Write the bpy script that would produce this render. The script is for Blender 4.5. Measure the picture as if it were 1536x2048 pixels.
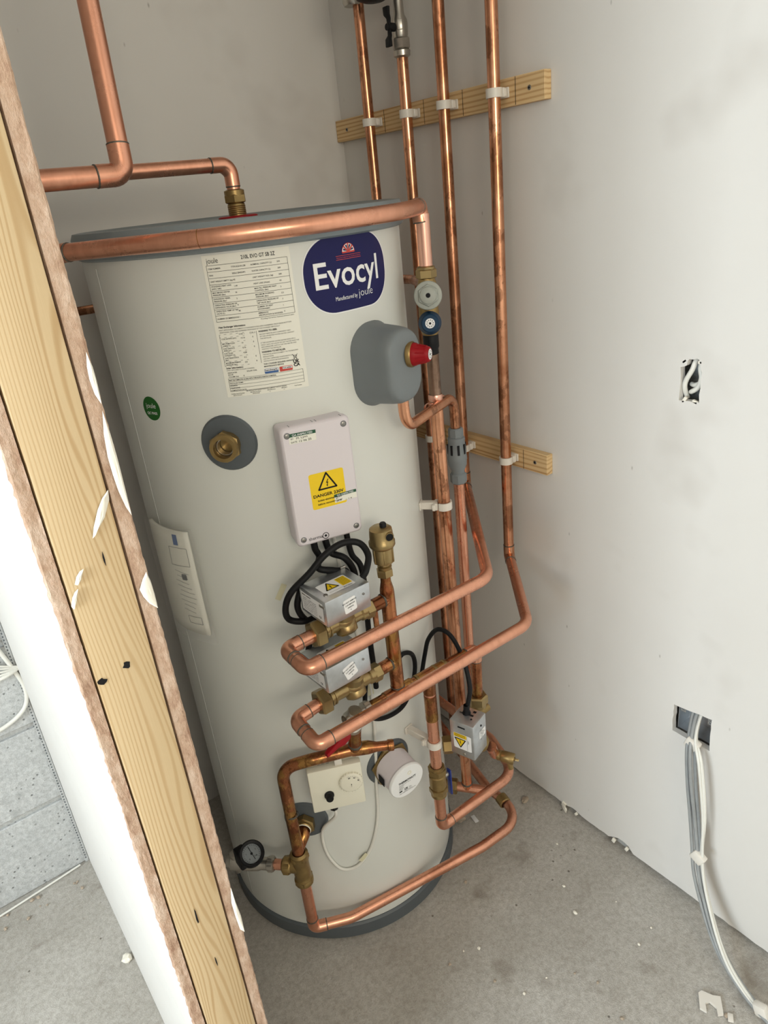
import bpy, bmesh, math, random
from mathutils import Vector, Matrix
from mathutils.geometry import tessellate_polygon
random.seed(7)
PI = math.pi
S = bpy.context.scene
for o in list(bpy.data.objects): bpy.data.objects.remove(o)

# ------------------------------------------------------------ camera
def rad(a): return a * PI / 180
cd = bpy.data.cameras.new('camera'); cam = bpy.data.objects.new('camera', cd); S.collection.objects.link(cam)
yaw, pit, rol, FPX = rad(34.5264), rad(24.0052), rad(6.2733), 1434.04
fw = Vector((math.sin(yaw) * math.cos(pit), math.cos(yaw) * math.cos(pit), -math.sin(pit)))
rt = Vector((math.cos(yaw), -math.sin(yaw), 0)); dn = fw.cross(rt)
r2 = math.cos(rol) * rt + math.sin(rol) * dn
d2 = -math.sin(rol) * rt + math.cos(rol) * dn
Mc = Matrix((r2, -d2, -fw)).transposed().to_4x4(); Mc.translation = Vector((-0.6157, -1.2366, 1.5158))
cam.matrix_world = Mc
cd.sensor_fit = 'VERTICAL'; cd.sensor_height = 36; cd.lens = FPX / 2048 * 36
cd.clip_start = .02; cd.clip_end = 60
S.camera = cam

# ------------------------------------------------------------ light
w = bpy.data.worlds.new('sky'); S.world = w; w.use_nodes = True
bg = w.node_tree.nodes['Background']; bg.inputs[0].default_value = (.82, .90, 1, 1); bg.inputs[1].default_value = 1.0
def area(name, loc, target, sx, sy, power, col):
    l = bpy.data.lights.new(name, 'AREA'); l.shape = 'RECTANGLE'; l.size = sx; l.size_y = sy; l.energy = power; l.color = col
    o = bpy.data.objects.new(name, l); S.collection.objects.link(o); o.location = loc
    o.rotation_euler = (Vector(target) - Vector(loc)).to_track_quat('-Z', 'Y').to_euler(); return o
area('window_sky', (-3.06, -1.15, 1.62), (.2, -1.40, .35), 1.25, 1.0, 76, (.66, .85, 1.0))
area('window_ground_bounce', (-3.06, -1.15, 1.1), (.2, -.6, 2.4), 1.25, .5, 28, (1.0, .78, .52))
area('added_high_fill', (-.95, -3.32, 1.92), (-.1, 0, 1.5), 1.3, .6, 24, (1.0, .90, .72))  # warm fill lamp added behind the camera to lift the upper cylinder
V = S.view_settings
V.view_transform = 'Standard'; V.look = 'None'; V.gamma = 1; V.use_curve_mapping = False; V.exposure = 0.0

# ------------------------------------------------------------ materials
def srgb(r, g, b):
    f = lambda c: (c / 255 / 12.92) if c <= 10 else ((c / 255 + .055) / 1.055) ** 2.4
    return (f(r), f(g), f(b), 1)
class NT:
    def __init__(s, name):
        s.m = bpy.data.materials.new(name); s.m.use_nodes = True; s.t = s.m.node_tree
        s.b = s.t.nodes['Principled BSDF']
    def n(s, ty, **k):
        x = s.t.nodes.new(ty)
        for a, v in k.items():
            if a.startswith('i_'):
                x.inputs[a[2:].replace('_', ' ')].default_value = v
            else: setattr(x, a, v)
        return x
    def l(s, a, b): s.t.links.new(a, b)
    def coord(s, sc=(1, 1, 1), rot=(0, 0, 0)):
        c = s.n('ShaderNodeTexCoord'); m = s.n('ShaderNodeMapping'); s.l(c.outputs['Object'], m.inputs[0])
        m.inputs['Scale'].default_value = sc; m.inputs['Rotation'].default_value = rot; return m.outputs[0]
    def noise(s, co, scale, detail=4, rough=.55):
        x = s.n('ShaderNodeTexNoise'); x.inputs['Scale'].default_value = scale; x.inputs['Detail'].default_value = detail
        x.inputs['Roughness'].default_value = rough
        if co: s.l(co, x.inputs['Vector'])
        return x.outputs['Fac']
    def ramp(s, f, stops):
        r = s.n('ShaderNodeValToRGB'); e = r.color_ramp.elements
        while len(e) < len(stops): e.new(.5)
        for k, (p, c) in enumerate(stops):
            e[k].position = p; e[k].color = c if len(c) == 4 else (*c, 1)
        s.l(f, r.inputs[0]); return r.outputs[0]
    def mix(s, f, a, b, bt='MIX'):
        x = s.n('ShaderNodeMix', data_type='RGBA', blend_type=bt)
        for i, v in ((0, f), (6, a), (7, b)):
            if hasattr(v, 'links'): s.l(v, x.inputs[i])
            else: x.inputs[i].default_value = v
        return x.outputs[2]
    def mul(s, a, v, op='MULTIPLY'):
        x = s.n('ShaderNodeMath', operation=op)
        for i, q in ((0, a), (1, v)):
            if hasattr(q, 'links'): s.l(q, x.inputs[i])
            else: x.inputs[i].default_value = q
        return x.outputs[0]
    def bump(s, h, st=.3, d=.001):
        x = s.n('ShaderNodeBump'); x.inputs['Strength'].default_value = st; x.inputs['Distance'].default_value = d
        s.l(h, x.inputs['Height']); s.l(x.outputs[0], s.b.inputs['Normal'])
    def col(s, c):
        if hasattr(c, 'links'): s.l(c, s.b.inputs['Base Color'])
        else: s.b.inputs['Base Color'].default_value = c
    def rough(s, v):
        if hasattr(v, 'links'): s.l(v, s.b.inputs['Roughness'])
        else: s.b.inputs['Roughness'].default_value = v
def plain(name, c, rough=.5, metal=0, var=.06, vs=30, bump=0, bs=200, spec=.5):
    t = NT(name); co = t.coord(); f = t.noise(co, vs, 4)
    a = tuple(x * (1 - var) for x in c[:3]) + (1,); b = tuple(min(1, x * (1 + var)) for x in c[:3]) + (1,)
    t.col(t.mix(f, a, b)); t.rough(rough); t.b.inputs['Metallic'].default_value = metal
    t.b.inputs['Specular IOR Level'].default_value = spec
    if bump: t.bump(t.noise(co, bs, 3), bump, .0006)
    return t.m
def copper(name, bright, dark, patina, rough=.24, stain=.0, tint=None):
    t = NT(name); co = t.coord()
    big = t.noise(co, 9, 5, .65); mid = t.noise(t.coord((1, 1, .6)), 24, 5, .7); fine = t.noise(t.coord((1, 1, .25)), 70, 4, .6)
    k = t.ramp(big, [(max(0, .62 - patina), (0, 0, 0)), (min(1, .80 - patina * .55), (1, 1, 1))])
    c = t.mix(k, bright, dark)
    c = t.mix(t.mul(t.ramp(fine, [(.35, (0, 0, 0)), (.75, (1, 1, 1))]), .30), c, dark)
    if tint: c = t.mix(t.ramp(t.noise(co, 31, 3, .6), [(.48, (0, 0, 0)), (.60, (1, 1, 1))]), c, tint)
    if stain:
        s = t.ramp(mid, [(.60 - stain * .2, (0, 0, 0)), (.63 - stain * .2, (1, 1, 1))]); c = t.mix(t.mul(s, .55), c, tuple(q * .45 for q in dark[:3]) + (1,))
    t.col(c); t.b.inputs['Metallic'].default_value = .95
    r = t.n('ShaderNodeMapRange'); t.l(mid, r.inputs[0]); r.inputs['To Min'].default_value = rough - .08; r.inputs['To Max'].default_value = rough + .16
    t.l(r.outputs[0], t.b.inputs['Roughness']); t.bump(fine, .06, .0003)
    return t.m
M = {}
M['copper'] = copper('copper_tube', (.82, .40, .265, 1), (.52, .22, .13, 1), .08, .25, 0)
M['copper_worn'] = copper('tarnished_copper', (.84, .42, .25, 1), (.34, .13, .06, 1), .22, .19, .30)
M['copper_burnt'] = copper('flame_burnt_copper', (.66, .27, .12, 1), (.20, .065, .028, 1), .30, .24, .35, (.42, .22, .07, 1))
M['copper_pink'] = copper('clean_pink_copper', (.90, .52, .40, 1), (.62, .30, .22, 1), .03, .30)
M['oxidised'] = copper('oxidised_grey_copper', (.40, .27, .20, 1), (.15, .09, .06, 1), .25, .30, .3)
M['brass'] = plain('brass', (.37, .27, .125, 1), .34, .9, .2, 60, .15, 300)
M['brass_old'] = plain('dull_brass', (.32, .22, .09, 1), .38, .85, .3, 70, .2, 300)
M['solder'] = plain('solder_grey', (.13, .12, .10, 1), .5, .6, .6, 300, .3, 500)
M['nickel'] = plain('nickel', (.50, .47, .42, 1), .3, .9, .15, 60, .1, 300)
M['galv'] = plain('galvanised_steel', (.56, .58, .60, 1), .30, .85, .22, 60, .1, 260)
M['steel'] = plain('steel_screw', (.3, .29, .27, 1), .35, .9)
M['white_metal'] = plain('white_enamel', srgb(219, 220, 214), .36, 0, .015, 6, 0)
M['grey_plastic'] = plain('grey_plastic', srgb(118, 124, 127), .5, 0, .05, 20, .1, 400)
M['grey_lid'] = plain('grey_lid', srgb(128, 138, 142), .42, 0, .04, 12)
M['grey_dark'] = plain('dark_grey_plastic', srgb(86, 92, 96), .5, 0, .06, 20)
M['valve_grey'] = plain('pale_grey_plastic', srgb(160, 163, 155), .45, 0, .04)
M['box_white'] = plain('box_white', srgb(222, 214, 218), .45, 0, .015, 8, .05, 600)
M['cream'] = plain('cream_plastic', srgb(234, 230, 212), .5, 0, .03, 25, .05, 500)
M['clip'] = plain('white_nylon', srgb(228, 222, 212), .4, 0, .04, 40)
M['black'] = plain('black_rubber', (.007, .007, .008, 1), .5, 0, .2, spec=.22)
M['red'] = plain('red_plastic', (.30, .003, .008, 1), .45, 0, .1, spec=.25)
M['blue'] = plain('blue_plastic', (.004, .034, .080, 1), .45, 0, .1, spec=.25)
M['blue_lever'] = plain('blue_lever', (.01, .03, .22, 1), .4, 0, .1)
M['white_cable'] = plain('white_cable', srgb(226, 224, 216), .45, 0, .05, 60)
M['grey_cable'] = plain('grey_cable', srgb(150, 152, 152), .45, 0, .25, 40)
M['paper'] = plain('label_paper', srgb(236, 234, 222), .55, 0, .02)
M['white_print'] = plain('white_print', srgb(240, 240, 240), .5, 0, .01)
M['ink'] = plain('black_ink', (.014, .014, .016, 1), .7, 0, .1, spec=.15)
M['navy'] = plain('navy_sticker', srgb(30, 30, 82), .4, 0, .05, spec=.2)
M['green'] = plain('green_sticker', srgb(20, 92, 24), .4, 0, .05)
M['dkgreen'] = plain('dark_green_print', srgb(24, 80, 52), .5, 0, .05)
M['yellow'] = plain('yellow_sticker', srgb(243, 205, 20), .45, 0, .04)
M['redprint'] = plain('red_print', srgb(196, 62, 52), .5, 0, .05)
M['blueprint'] = plain('blue_print', srgb(52, 92, 150), .5, 0, .05)
M['tape'] = plain('masking_tape', srgb(214, 208, 176), .6, 0, .05)
M['filler'] = plain('white_filler', srgb(240, 234, 220), .75, 0, .04, 50, .6, 160)
M['rubble'] = plain('mortar_chip', srgb(176, 160, 142), .9, 0, .2, 60, .8, 200)
def mk_skin():
    t = NT('plasterboard_paper'); co = t.coord()
    a = t.noise(co, 2.2, 5, .6); b = t.noise(co, 45, 4, .6)
    c = t.mix(a, srgb(215, 211, 205), srgb(226, 223, 218))
    v = t.n('ShaderNodeTexVoronoi'); v.inputs['Scale'].default_value = 26; t.l(t.coord((1, 1, .45)), v.inputs['Vector'])
    sp = t.ramp(v.outputs['Distance'], [(.0, (1, 1, 1)), (.07, (0, 0, 0))])
    gate = t.ramp(t.noise(co, 7, 2), [(.54, (0, 0, 0)), (.60, (1, 1, 1))])
    c = t.mix(t.mul(t.mul(sp, gate), .8), c, srgb(96, 82, 68))
    sm = t.ramp(t.noise(co, 4.2, 3, .6), [(.60, (0, 0, 0)), (.78, (1, 1, 1))])
    c = t.mix(t.mul(sm, .22), c, srgb(150, 138, 124))
    t.col(c); t.rough(.8); t.bump(b, .25, .0006); return t.m
M['plaster'] = mk_skin()
def mk_core():
    t = NT('gypsum_core'); co = t.coord((1, 1, .5)); a = t.noise(co, 60, 6, .7); b = t.noise(co, 260, 4, .7)
    c = t.ramp(a, [(.30, srgb(166, 130, 108)), (.46, srgb(200, 168, 144)), (.68, srgb(226, 202, 182))])
    t.col(c); t.rough(.95); t.bump(t.mul(a, b, 'ADD'), .9, .003); return t.m
M['core'] = mk_core()
def mk_concrete(name, c0, c1, dark, sc=1.0, pit=34, pitw=.11, gate_=.56):
    t = NT(name); co = t.coord()
    a = t.noise(co, 3.2 * sc, 8, .65); b = t.noise(co, 90, 5, .7); f = t.noise(co, 420, 3, .7)
    c = t.mix(t.ramp(a, [(.3, (0, 0, 0)), (.7, (1, 1, 1))]), c0, c1)
    c = t.mix(t.mul(t.ramp(b, [(.35, (1, 1, 1)), (.6, (0, 0, 0))]), .35), c, dark)
    st = t.ramp(t.noise(co, 7.5, 3, .5), [(.60, (0, 0, 0)), (.72, (1, 1, 1))])
    c = t.mix(t.mul(st, .55), c, dark)
    v = t.n('ShaderNodeTexVoronoi'); v.inputs['Scale'].default_value = pit; t.l(co, v.inputs['Vector'])
    sp = t.ramp(v.outputs['Distance'], [(pitw * .4, (1, 1, 1)), (pitw, (0, 0, 0))])
    gate = t.ramp(t.noise(co, 6, 2), [(gate_, (0, 0, 0)), (gate_ + .06, (1, 1, 1))])
    c = t.mix(t.mul(t.mul(sp, gate), .85), c, tuple(q * .6 for q in dark[:3]) + (1,))
    c = t.mix(t.mul(t.ramp(f, [(.42, (1, 1, 1)), (.56, (0, 0, 0))]), .22), c, dark)
    t.col(c); t.rough(.88); t.bump(t.mul(t.mul(b, f, 'ADD'), t.mul(sp, gate), 'SUBTRACT'), .7, .002); return t.m
M['concrete'] = mk_concrete('screed_floor', srgb(176, 171, 162), srgb(206, 202, 195), srgb(120, 108, 94))
M['block'] = mk_concrete('concrete_block', srgb(196, 198, 198), srgb(222, 223, 222), srgb(112, 113, 112), 2, 60, .20, .46)
M['mortar'] = mk_concrete('mortar', srgb(192, 193, 191), srgb(214, 214, 211), srgb(130, 128, 124), 2)
def mk_wood(name, stretch, across, base, dark, period=.006, warp=.03):
    # stretch: coordinate scale (small along the grain); across: 0/1/2 axis that the bands march along
    t = NT(name)
    low = t.noise(t.coord(stretch), 7, 3, .5)
    sep = t.n('ShaderNodeSeparateXYZ'); t.l(t.coord(), sep.inputs[0])
    x = t.mul(sep.outputs[across], t.mul(low, warp * 2), 'ADD')
    s = t.mul(t.mul(x, 2 * PI / period), 0, 'SINE')
    k = t.ramp(t.mul(t.mul(s, .5), .5, 'ADD'), [(.45, (0, 0, 0)), (.97, (1, 1, 1))])
    amt = t.ramp(t.noise(t.coord(stretch), 14, 3), [(.3, (.25, .25, .25)), (.7, (.8, .8, .8))])
    fib = t.noise(t.coord(tuple(q * 10 if q > .5 else q * 2 for q in stretch)), 60, 4, .6)
    c = t.mix(t.mul(k, amt), base, dark)
    c = t.mix(t.mul(fib, .25), c, dark)
    t.col(c); t.rough(.62); t.bump(t.mul(fib, k, 'ADD'), .15, .0005); return t.m
M['stud'] = mk_wood('pine_stud', (1, 1, .10), 0, srgb(214, 190, 150), srgb(184, 150, 104), .0046, .10)
M['batten'] = mk_wood('pine_batten', (1, .08, 1), 2, srgb(228, 198, 148), srgb(176, 126, 72), .0085, .03)
def mk_clear(name, tint, rough=.12):
    t = NT(name); t.col(tint); t.rough(rough); t.b.inputs['Transmission Weight'].default_value = .92; t.b.inputs['IOR'].default_value = 1.2
    return t.m
M['clear'] = mk_clear('clear_plastic', (.93, .9, .87, 1))
M['film'] = plain('plastic_film', srgb(214, 212, 208), .25, 0, .06, 25, .6, 40)
M['film'].node_tree.nodes['Principled BSDF'].inputs['Alpha'].default_value = .20
M['glass'] = mk_clear('window_glass', (1, 1, 1, 1), .0)

# ------------------------------------------------------------ object helpers
C = S.collection
def link(name, me, parent=None):
    o = bpy.data.objects.new(name, me); C.objects.link(o)
    if parent: o.parent = parent; o.matrix_parent_inverse = parent.matrix_basis.inverted()
    return o
def tag(o, label, cat, group=None):
    o['label'] = label; o['category'] = cat
    if group: o['group'] = group
    return o
def thing(name, label, cat, loc=(0, 0, 0), group=None):
    o = bpy.data.objects.new(name, None); C.objects.link(o); o.location = loc; o.empty_display_size = .02
    return tag(o, label, cat, group)
def struct(o): o['kind'] = 'structure'; return o
class MB:
    def __init__(s): s.v = []; s.f = []; s.sm = []; s.mk = []
    def mark(s): s.mk.append((len(s.v), len(s.f)))
    def add(s, v, f, smooth=True):
        n = len(s.v); s.v += [tuple(x) for x in v]; s.f += [tuple(i + n for i in q) for q in f]; s.sm += [smooth] * len(f); return s
    def grid(s, rows, closed_u=False, closed_v=False, smooth=True):
        R, Cn = len(rows), len(rows[0]); v = [p for r in rows for p in r]; f = []
        for i in range(R if closed_v else R - 1):
            for j in range(Cn if closed_u else Cn - 1):
                a = i * Cn + j; b = i * Cn + (j + 1) % Cn; c = ((i + 1) % R) * Cn + (j + 1) % Cn; d = ((i + 1) % R) * Cn + j
                f.append((a, b, c, d))
        return s.add(v, f, smooth)
    def tube(s, path, r, seg=18, cap=True):
        s.mark(); P = [Vector(p) for p in path]; n = len(P)
        T = [((P[min(i + 1, n - 1)] - P[max(i - 1, 0)])).normalized() for i in range(n)]
        a = Vector((0, 0, 1)) if abs(T[0].z) < .9 else Vector((1, 0, 0)); N = (a - a.dot(T[0]) * T[0]).normalized()
        rows = []
        for i in range(n):
            N = (N - N.dot(T[i]) * T[i]).normalized(); B = T[i].cross(N)
            rr = r[i] if isinstance(r, (list, tuple)) else r
            rows.append([P[i] + rr * (math.cos(2 * PI * k / seg) * N + math.sin(2 * PI * k / seg) * B) for k in range(seg)])
        s.grid(rows, closed_u=True)
        if cap:
            s.add(rows[0], [tuple(range(seg))[::-1]], False); s.add(rows[-1], [tuple(range(seg))], False)
        return s
    def lathe(s, o, ax, prof, seg=32, smooth=True, ph=0):
        # prof: list of (radius, height along axis)
        s.mark(); o = Vector(o); ax = Vector(ax).normalized(); a = Vector((0, 0, 1)) if abs(ax.z) < .9 else Vector((1, 0, 0))
        N = (a - a.dot(ax) * ax).normalized(); B = ax.cross(N)
        rows = [[o + ax * h + max(r, 1e-5) * (math.cos(2 * PI * k / seg + ph) * N + math.sin(2 * PI * k / seg + ph) * B) for k in range(seg)] for r, h in prof]
        return s.grid(rows, closed_u=True, smooth=smooth)
    def nut(s, o, ax, R, L, inner=0, seg=6, ph=0):
        # hexagonal nut centred on o with chamfered ends
        h = L / 2; pr = [(inner, -h), (R * .86, -h), (R, -h + .12 * L), (R, h - .12 * L), (R * .86, h), (inner, h)]
        return s.lathe(o, ax, pr, seg, False, ph)
    def box(s, c, sz, rot=None, bevel=0.0, seg=2):
        s.mark(); bm = bmesh.new(); bmesh.ops.create_cube(bm, size=1); bmesh.ops.scale(bm, vec=sz, verts=bm.verts)
        if bevel: bmesh.ops.bevel(bm, geom=bm.edges[:], offset=bevel, segments=seg, affect='EDGES', profile=.5)
        Mx = Matrix.Translation(Vector(c)) @ (rot.to_4x4() if rot else Matrix.Identity(4)); bmesh.ops.transform(bm, matrix=Mx, verts=bm.verts)
        bm.verts.ensure_lookup_table(); bm.verts.index_update()
        s.add([v.co[:] for v in bm.verts], [tuple(v.index for v in f.verts) for f in bm.faces], False); bm.free(); return s
    def split(s, name, mat, parent):      # one object per primitive that was added
        mk = s.mk + [(len(s.v), len(s.f))]; out = []
        for (v0, f0), (v1, f1) in zip(mk, mk[1:]):
            q = MB(); q.v = s.v[v0:v1]; q.f = [tuple(i - v0 for i in g) for g in s.f[f0:f1]]; q.sm = s.sm[f0:f1]; out.append(q.build(name, mat, parent))
        return out
    def build(s, name, mat, parent=None, auto=True):
        me = bpy.data.meshes.new(name); me.from_pydata(s.v, [], s.f); me.validate()
        if len(me.polygons) == len(s.sm): me.polygons.foreach_set('use_smooth', s.sm)
        me.materials.append(M[mat] if isinstance(mat, str) else mat); me.set_sharp_from_angle(angle=rad(38)); me.update()
        return link(name, me, parent)
def basis(x, y, z):  # matrix with the given columns
    return Matrix((Vector(x), Vector(y), Vector(z))).transposed()
def fillet(pts, rads, n=8):
    P = [Vector(p) for p in pts]; out = [P[0]]
    for i in range(1, len(P) - 1):
        r = rads[i - 1] if isinstance(rads, (list, tuple)) else rads
        a = (P[i - 1] - P[i]); b = (P[i + 1] - P[i]); la, lb = a.length, b.length; a.normalize(); b.normalize()
        ang = a.angle(b); t = min(r / math.tan(ang / 2), la * .49, lb * .49); 
        if ang > 3.1 or r == 0: out.append(P[i]); continue
        r_ = t * math.tan(ang / 2); bis = (a + b).normalized(); c = P[i] + bis * (r_ / math.sin(ang / 2))
        u = (P[i] + a * t) - c; v = (P[i] + b * t) - c; tot = u.angle(v)
        axn = u.cross(v).normalized()
        for k in range(n + 1): out.append(c + Matrix.Rotation(tot * k / n, 3, axn) @ u)
    out.append(P[-1]); return out
def spline(pts, n=6):
    P = [Vector(p) for p in pts]; P = [2 * P[0] - P[1]] + P + [2 * P[-1] - P[-2]]; out = []
    for i in range(1, len(P) - 2):
        for k in range(n):
            t = k / n; a, b, c, d = P[i - 1:i + 3]
            out.append(.5 * ((2 * b) + (c - a) * t + (2 * a - 5 * b + 4 * c - d) * t * t + (3 * b - a - 3 * c + d) * t ** 3))
    out.append(P[-2]); return out
def ring(mb, o, ax, r, L):
    return mb.lathe(o, ax, [(r - .001, -L / 2), (r, -L * .3), (r, L * .3), (r - .001, L / 2)], 20)
def elbow(parent, a, p, b, r, mat='copper', leg=.014, er=.013):
    # soldered capillary elbow at corner p between directions to a and b
    a, p, b = Vector(a), Vector(p), Vector(b); da = (a - p).normalized(); db = (b - p).normalized()
    ang = da.angle(db); t = er / math.tan(ang / 2); L = t + leg
    path = fillet([p + da * L, p, p + db * L], er, 8); MB().tube(path, r * 1.09, 20).build('elbow', mat, parent)
    m = MB(); ring(m, p + da * (L + .0006), da, r * 1.10, .0028); ring(m, p + db * (L + .0006), db, r * 1.10, .0028)
    m.build('solder_ring', 'solder', parent)
def pipe(parent, pts, r, bends=.04, mat='copper', name='pipe', seg=20, elbows=()):
    rs = bends if isinstance(bends, (list, tuple)) else [bends] * max(0, len(pts) - 2)
    rs = [(.013 if (i + 1) in elbows else q) for i, q in enumerate(rs)]
    o = MB().tube(fillet(pts, rs), r, seg).build(name, mat, parent)
    for i in elbows: elbow(parent, pts[i - 1], pts[i], pts[i + 1], r, 'copper' if mat == 'copper_burnt' else mat)
    return o
# ---- cylinder and plane mappers for flat print
RC = .275
def cyl(th0, z0, r=RC):
    def f(a, b, h=0):
        t = rad(th0) + a / r; return Vector(((r + h) * math.cos(t), (r + h) * math.sin(t), z0 + b))
    return f
def plane(o, ex, ey):
    o, ex, ey = Vector(o), Vector(ex).normalized(), Vector(ey).normalized(); n = ex.cross(ey)
    return lambda a, b, h=0: o + ex * a + ey * b + n * h
def patch(mb, f, cx, cy, w, h, cr=0, lift=.0003, n=None, rot=0):
    n = n or (max(2, int(w / .008)) + (12 if cr else 0)); rows = []
    for i in range(n + 1):
        if cr: u = -math.cos(PI * i / n) * w / 2
        else: u = -w / 2 + w * i / n
        d = max(0, abs(u) - (w / 2 - cr)); hh = h / 2 - cr + math.sqrt(max(0, cr * cr - d * d)) if cr else h / 2
        col = []
        for k in range(3):
            v = -hh + hh * k; x, y = u * math.cos(rot) - v * math.sin(rot), u * math.sin(rot) + v * math.cos(rot)
            col.append(f(cx + x, cy + y, lift))
        rows.append(col)
    return mb.grid(rows[::-1])
_tc = {}
def glyphs(s, bold=0):
    k = (s, bold)
    if k not in _tc:
        c = bpy.data.curves.new('t', 'FONT'); c.body = s; c.size = 1; c.resolution_u = 3; c.offset = bold
        o = bpy.data.objects.new('t', c); C.objects.link(o); bpy.context.view_layer.update()
        me = o.to_mesh(); vs = [v.co[:2] for v in me.vertices]; fs = [tuple(p.vertices) for p in me.polygons]
        o.to_mesh_clear(); bpy.data.objects.remove(o); bpy.data.curves.remove(c); _tc[k] = (vs, fs)
    return _tc[k]
def text(mb, f, s, x, y, size, bold=0, align='L', lift=.0006, width=None, rot=0):
    vs, fs = glyphs(s, bold)
    if not vs: return mb
    x0, x1 = min(v[0] for v in vs), max(v[0] for v in vs); sx = size
    if width: sx = width / (x1 - x0)
    off = {'L': -x0, 'C': -(x0 + x1) / 2, 'R': -x1}[align]; cr, sr = math.cos(rot), math.sin(rot)
    pts = []
    for a, b in vs:
        u, v = (a + off) * sx, b * size; pts.append(f(x + u * cr - v * sr, y + u * sr + v * cr, lift))
    return mb.add(pts, fs, False)
def poly(mb, f, pts, lift=.0006):
    return mb.add([f(a, b, lift) for a, b in pts], [tuple(range(len(pts)))], False)
def bar(mb, f, a, b, wd, lift=.0006):
    (x0, y0), (x1, y1) = a, b; L = math.hypot(x1 - x0, y1 - y0); nx, ny = -(y1 - y0) / L * wd / 2, (x1 - x0) / L * wd / 2
    n = max(1, int(L / .012)); rows = []
    for i in range(n + 1):
        t = i / n; x, y = x0 + (x1 - x0) * t, y0 + (y1 - y0) * t; rows.append([f(x + nx, y + ny, lift), f(x - nx, y - ny, lift)])
    return mb.grid(rows)
def danger_triangle(parent, f, cx, cy, s, flip=False, lift=.0006, under=True, name='hazard_triangle'):
    k = -1 if flip else 1
    P = [(cx + s * math.cos(rad(a)), cy + k * s * math.sin(rad(a))) for a in (90, 210, 330)]
    m = MB()
    for i in range(3):
        bar(m, f, P[i], P[(i + 1) % 3], s * .15, lift)
        patch(m, f, P[i][0], P[i][1], s * .15, s * .15, s * .074, lift, 8)
    z = [(.10, .48), (-.16, .02), (.0, .06), (-.06, -.22), (-.15, -.18), (.0, -.45), (.08, -.16), (.02, -.2), (.16, .16), (.0, .12), (.22, .48)]
    poly(m, f, [(cx + x * s * .8, cy + k * y * s * .8) for x, y in z], lift)
    m.build(name, 'ink', parent)
# ============================================================ SETTING
WX, BY, KY, FZ, CZ = .486, .364, .40, 0.0, 2.4      # right wall, back wall, block wall, floor, ceiling
LX, FY = -3.0, -3.3
def slab(name, c, sz, mat, parent=None, top=True):
    o = MB().box(c, sz).build(name, mat, parent)
    if not parent: struct(o)
    return o
# floor as a gently uneven screed
m = MB(); n = 90; rows = []
for i in range(n + 1):
    row = []
    for j in range(n + 1):
        x = -1.3 + 1.84 * i / n; y = -1.6 + 2.1 * j / n
        e = min(i, n - i, j, n - j) / n
        row.append((x, y, (random.random() * .0016 - .0016) if e > 0 else -.0002))
    rows.append(row)
m.grid([r[::-1] for r in rows], smooth=True)
for x0, x1, y0, y1 in ((LX - .1, -1.3, FY - .1, .5), (.54, WX + .2, FY - .1, .5), (-1.3, .54, FY - .1, -1.6)):
    m.add([(x0, y0, -.0002), (x1, y0, -.0002), (x1, y1, -.0002), (x0, y1, -.0002)], [(0, 1, 2, 3)], False)
m.box(((LX + WX) / 2, (FY + .5) / 2, -.06), (WX - LX + .4, .7 - FY, .1))
struct(m.build('floor', 'concrete'))
slab('ceiling', ((LX + WX) / 2, (FY + KY) / 2, CZ + .05), (WX - LX + .5, KY - FY + .5, .1), 'plaster')

# right wall: board skin with two cut-outs and a ragged bottom edge
def walled(name, X, y0, y1, z0, z1, holes, mat='plaster', thick=.0125):
    bm = bmesh.new(); loops = []
    def loop(pts):
        vs = [bm.verts.new((X, y, z)) for y, z in pts]; es = [bm.edges.new((vs[i], vs[(i + 1) % len(vs)])) for i in range(len(vs))]; loops.append(vs); return es
    bot = []; N = 260
    for i in range(N + 1):
        y = y0 + (y1 - y0) * i / N
        z = z0 + random.uniform(-.0012, .0012)
        if -.522 < y < -.455: z += .016 * math.sin(PI * (y + .522) / .067) ** .6 + random.uniform(-.002, .003)
        if -.36 < y < -.33: z += .006
        bot.append((y, z))
    es = loop(bot + [(y1, z1), (y0, z1)])
    for h in holes: es += loop(h)
    bmesh.ops.triangle_fill(bm, use_beauty=True, edges=es)
    ed = [e for e in bm.edges if e.is_boundary]
    r = bmesh.ops.extrude_edge_only(bm, edges=ed); bmesh.ops.translate(bm, vec=(thick, 0, 0), verts=[g for g in r['geom'] if isinstance(g, bmesh.types.BMVert)])
    me = bpy.data.meshes.new(name); bm.to_mesh(me); bm.free(); me.materials.append(M[mat]); return link(name, me)
def jag(pts, k=5, a=.0012):
    out = []
    for i in range(len(pts)):
        (x0, y0), (x1, y1) = pts[i], pts[(i + 1) % len(pts)]
        for t in range(k): out.append((x0 + (x1 - x0) * t / k + random.uniform(-a, a), y0 + (y1 - y0) * t / k + random.uniform(-a, a)))
    return out
holeA = jag([(-.561, 1.138), (-.561, 1.196), (-.570, 1.199), (-.574, 1.211), (-.592, 1.213), (-.598, 1.19), (-.598, 1.140)], 4)
holeB = jag([(-.597, .440), (-.597, .506), (-.678, .514), (-.680, .438)], 7)
wr = struct(walled('wall_right', WX, FY, BY, .013, CZ, [holeA, holeB]))
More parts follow.
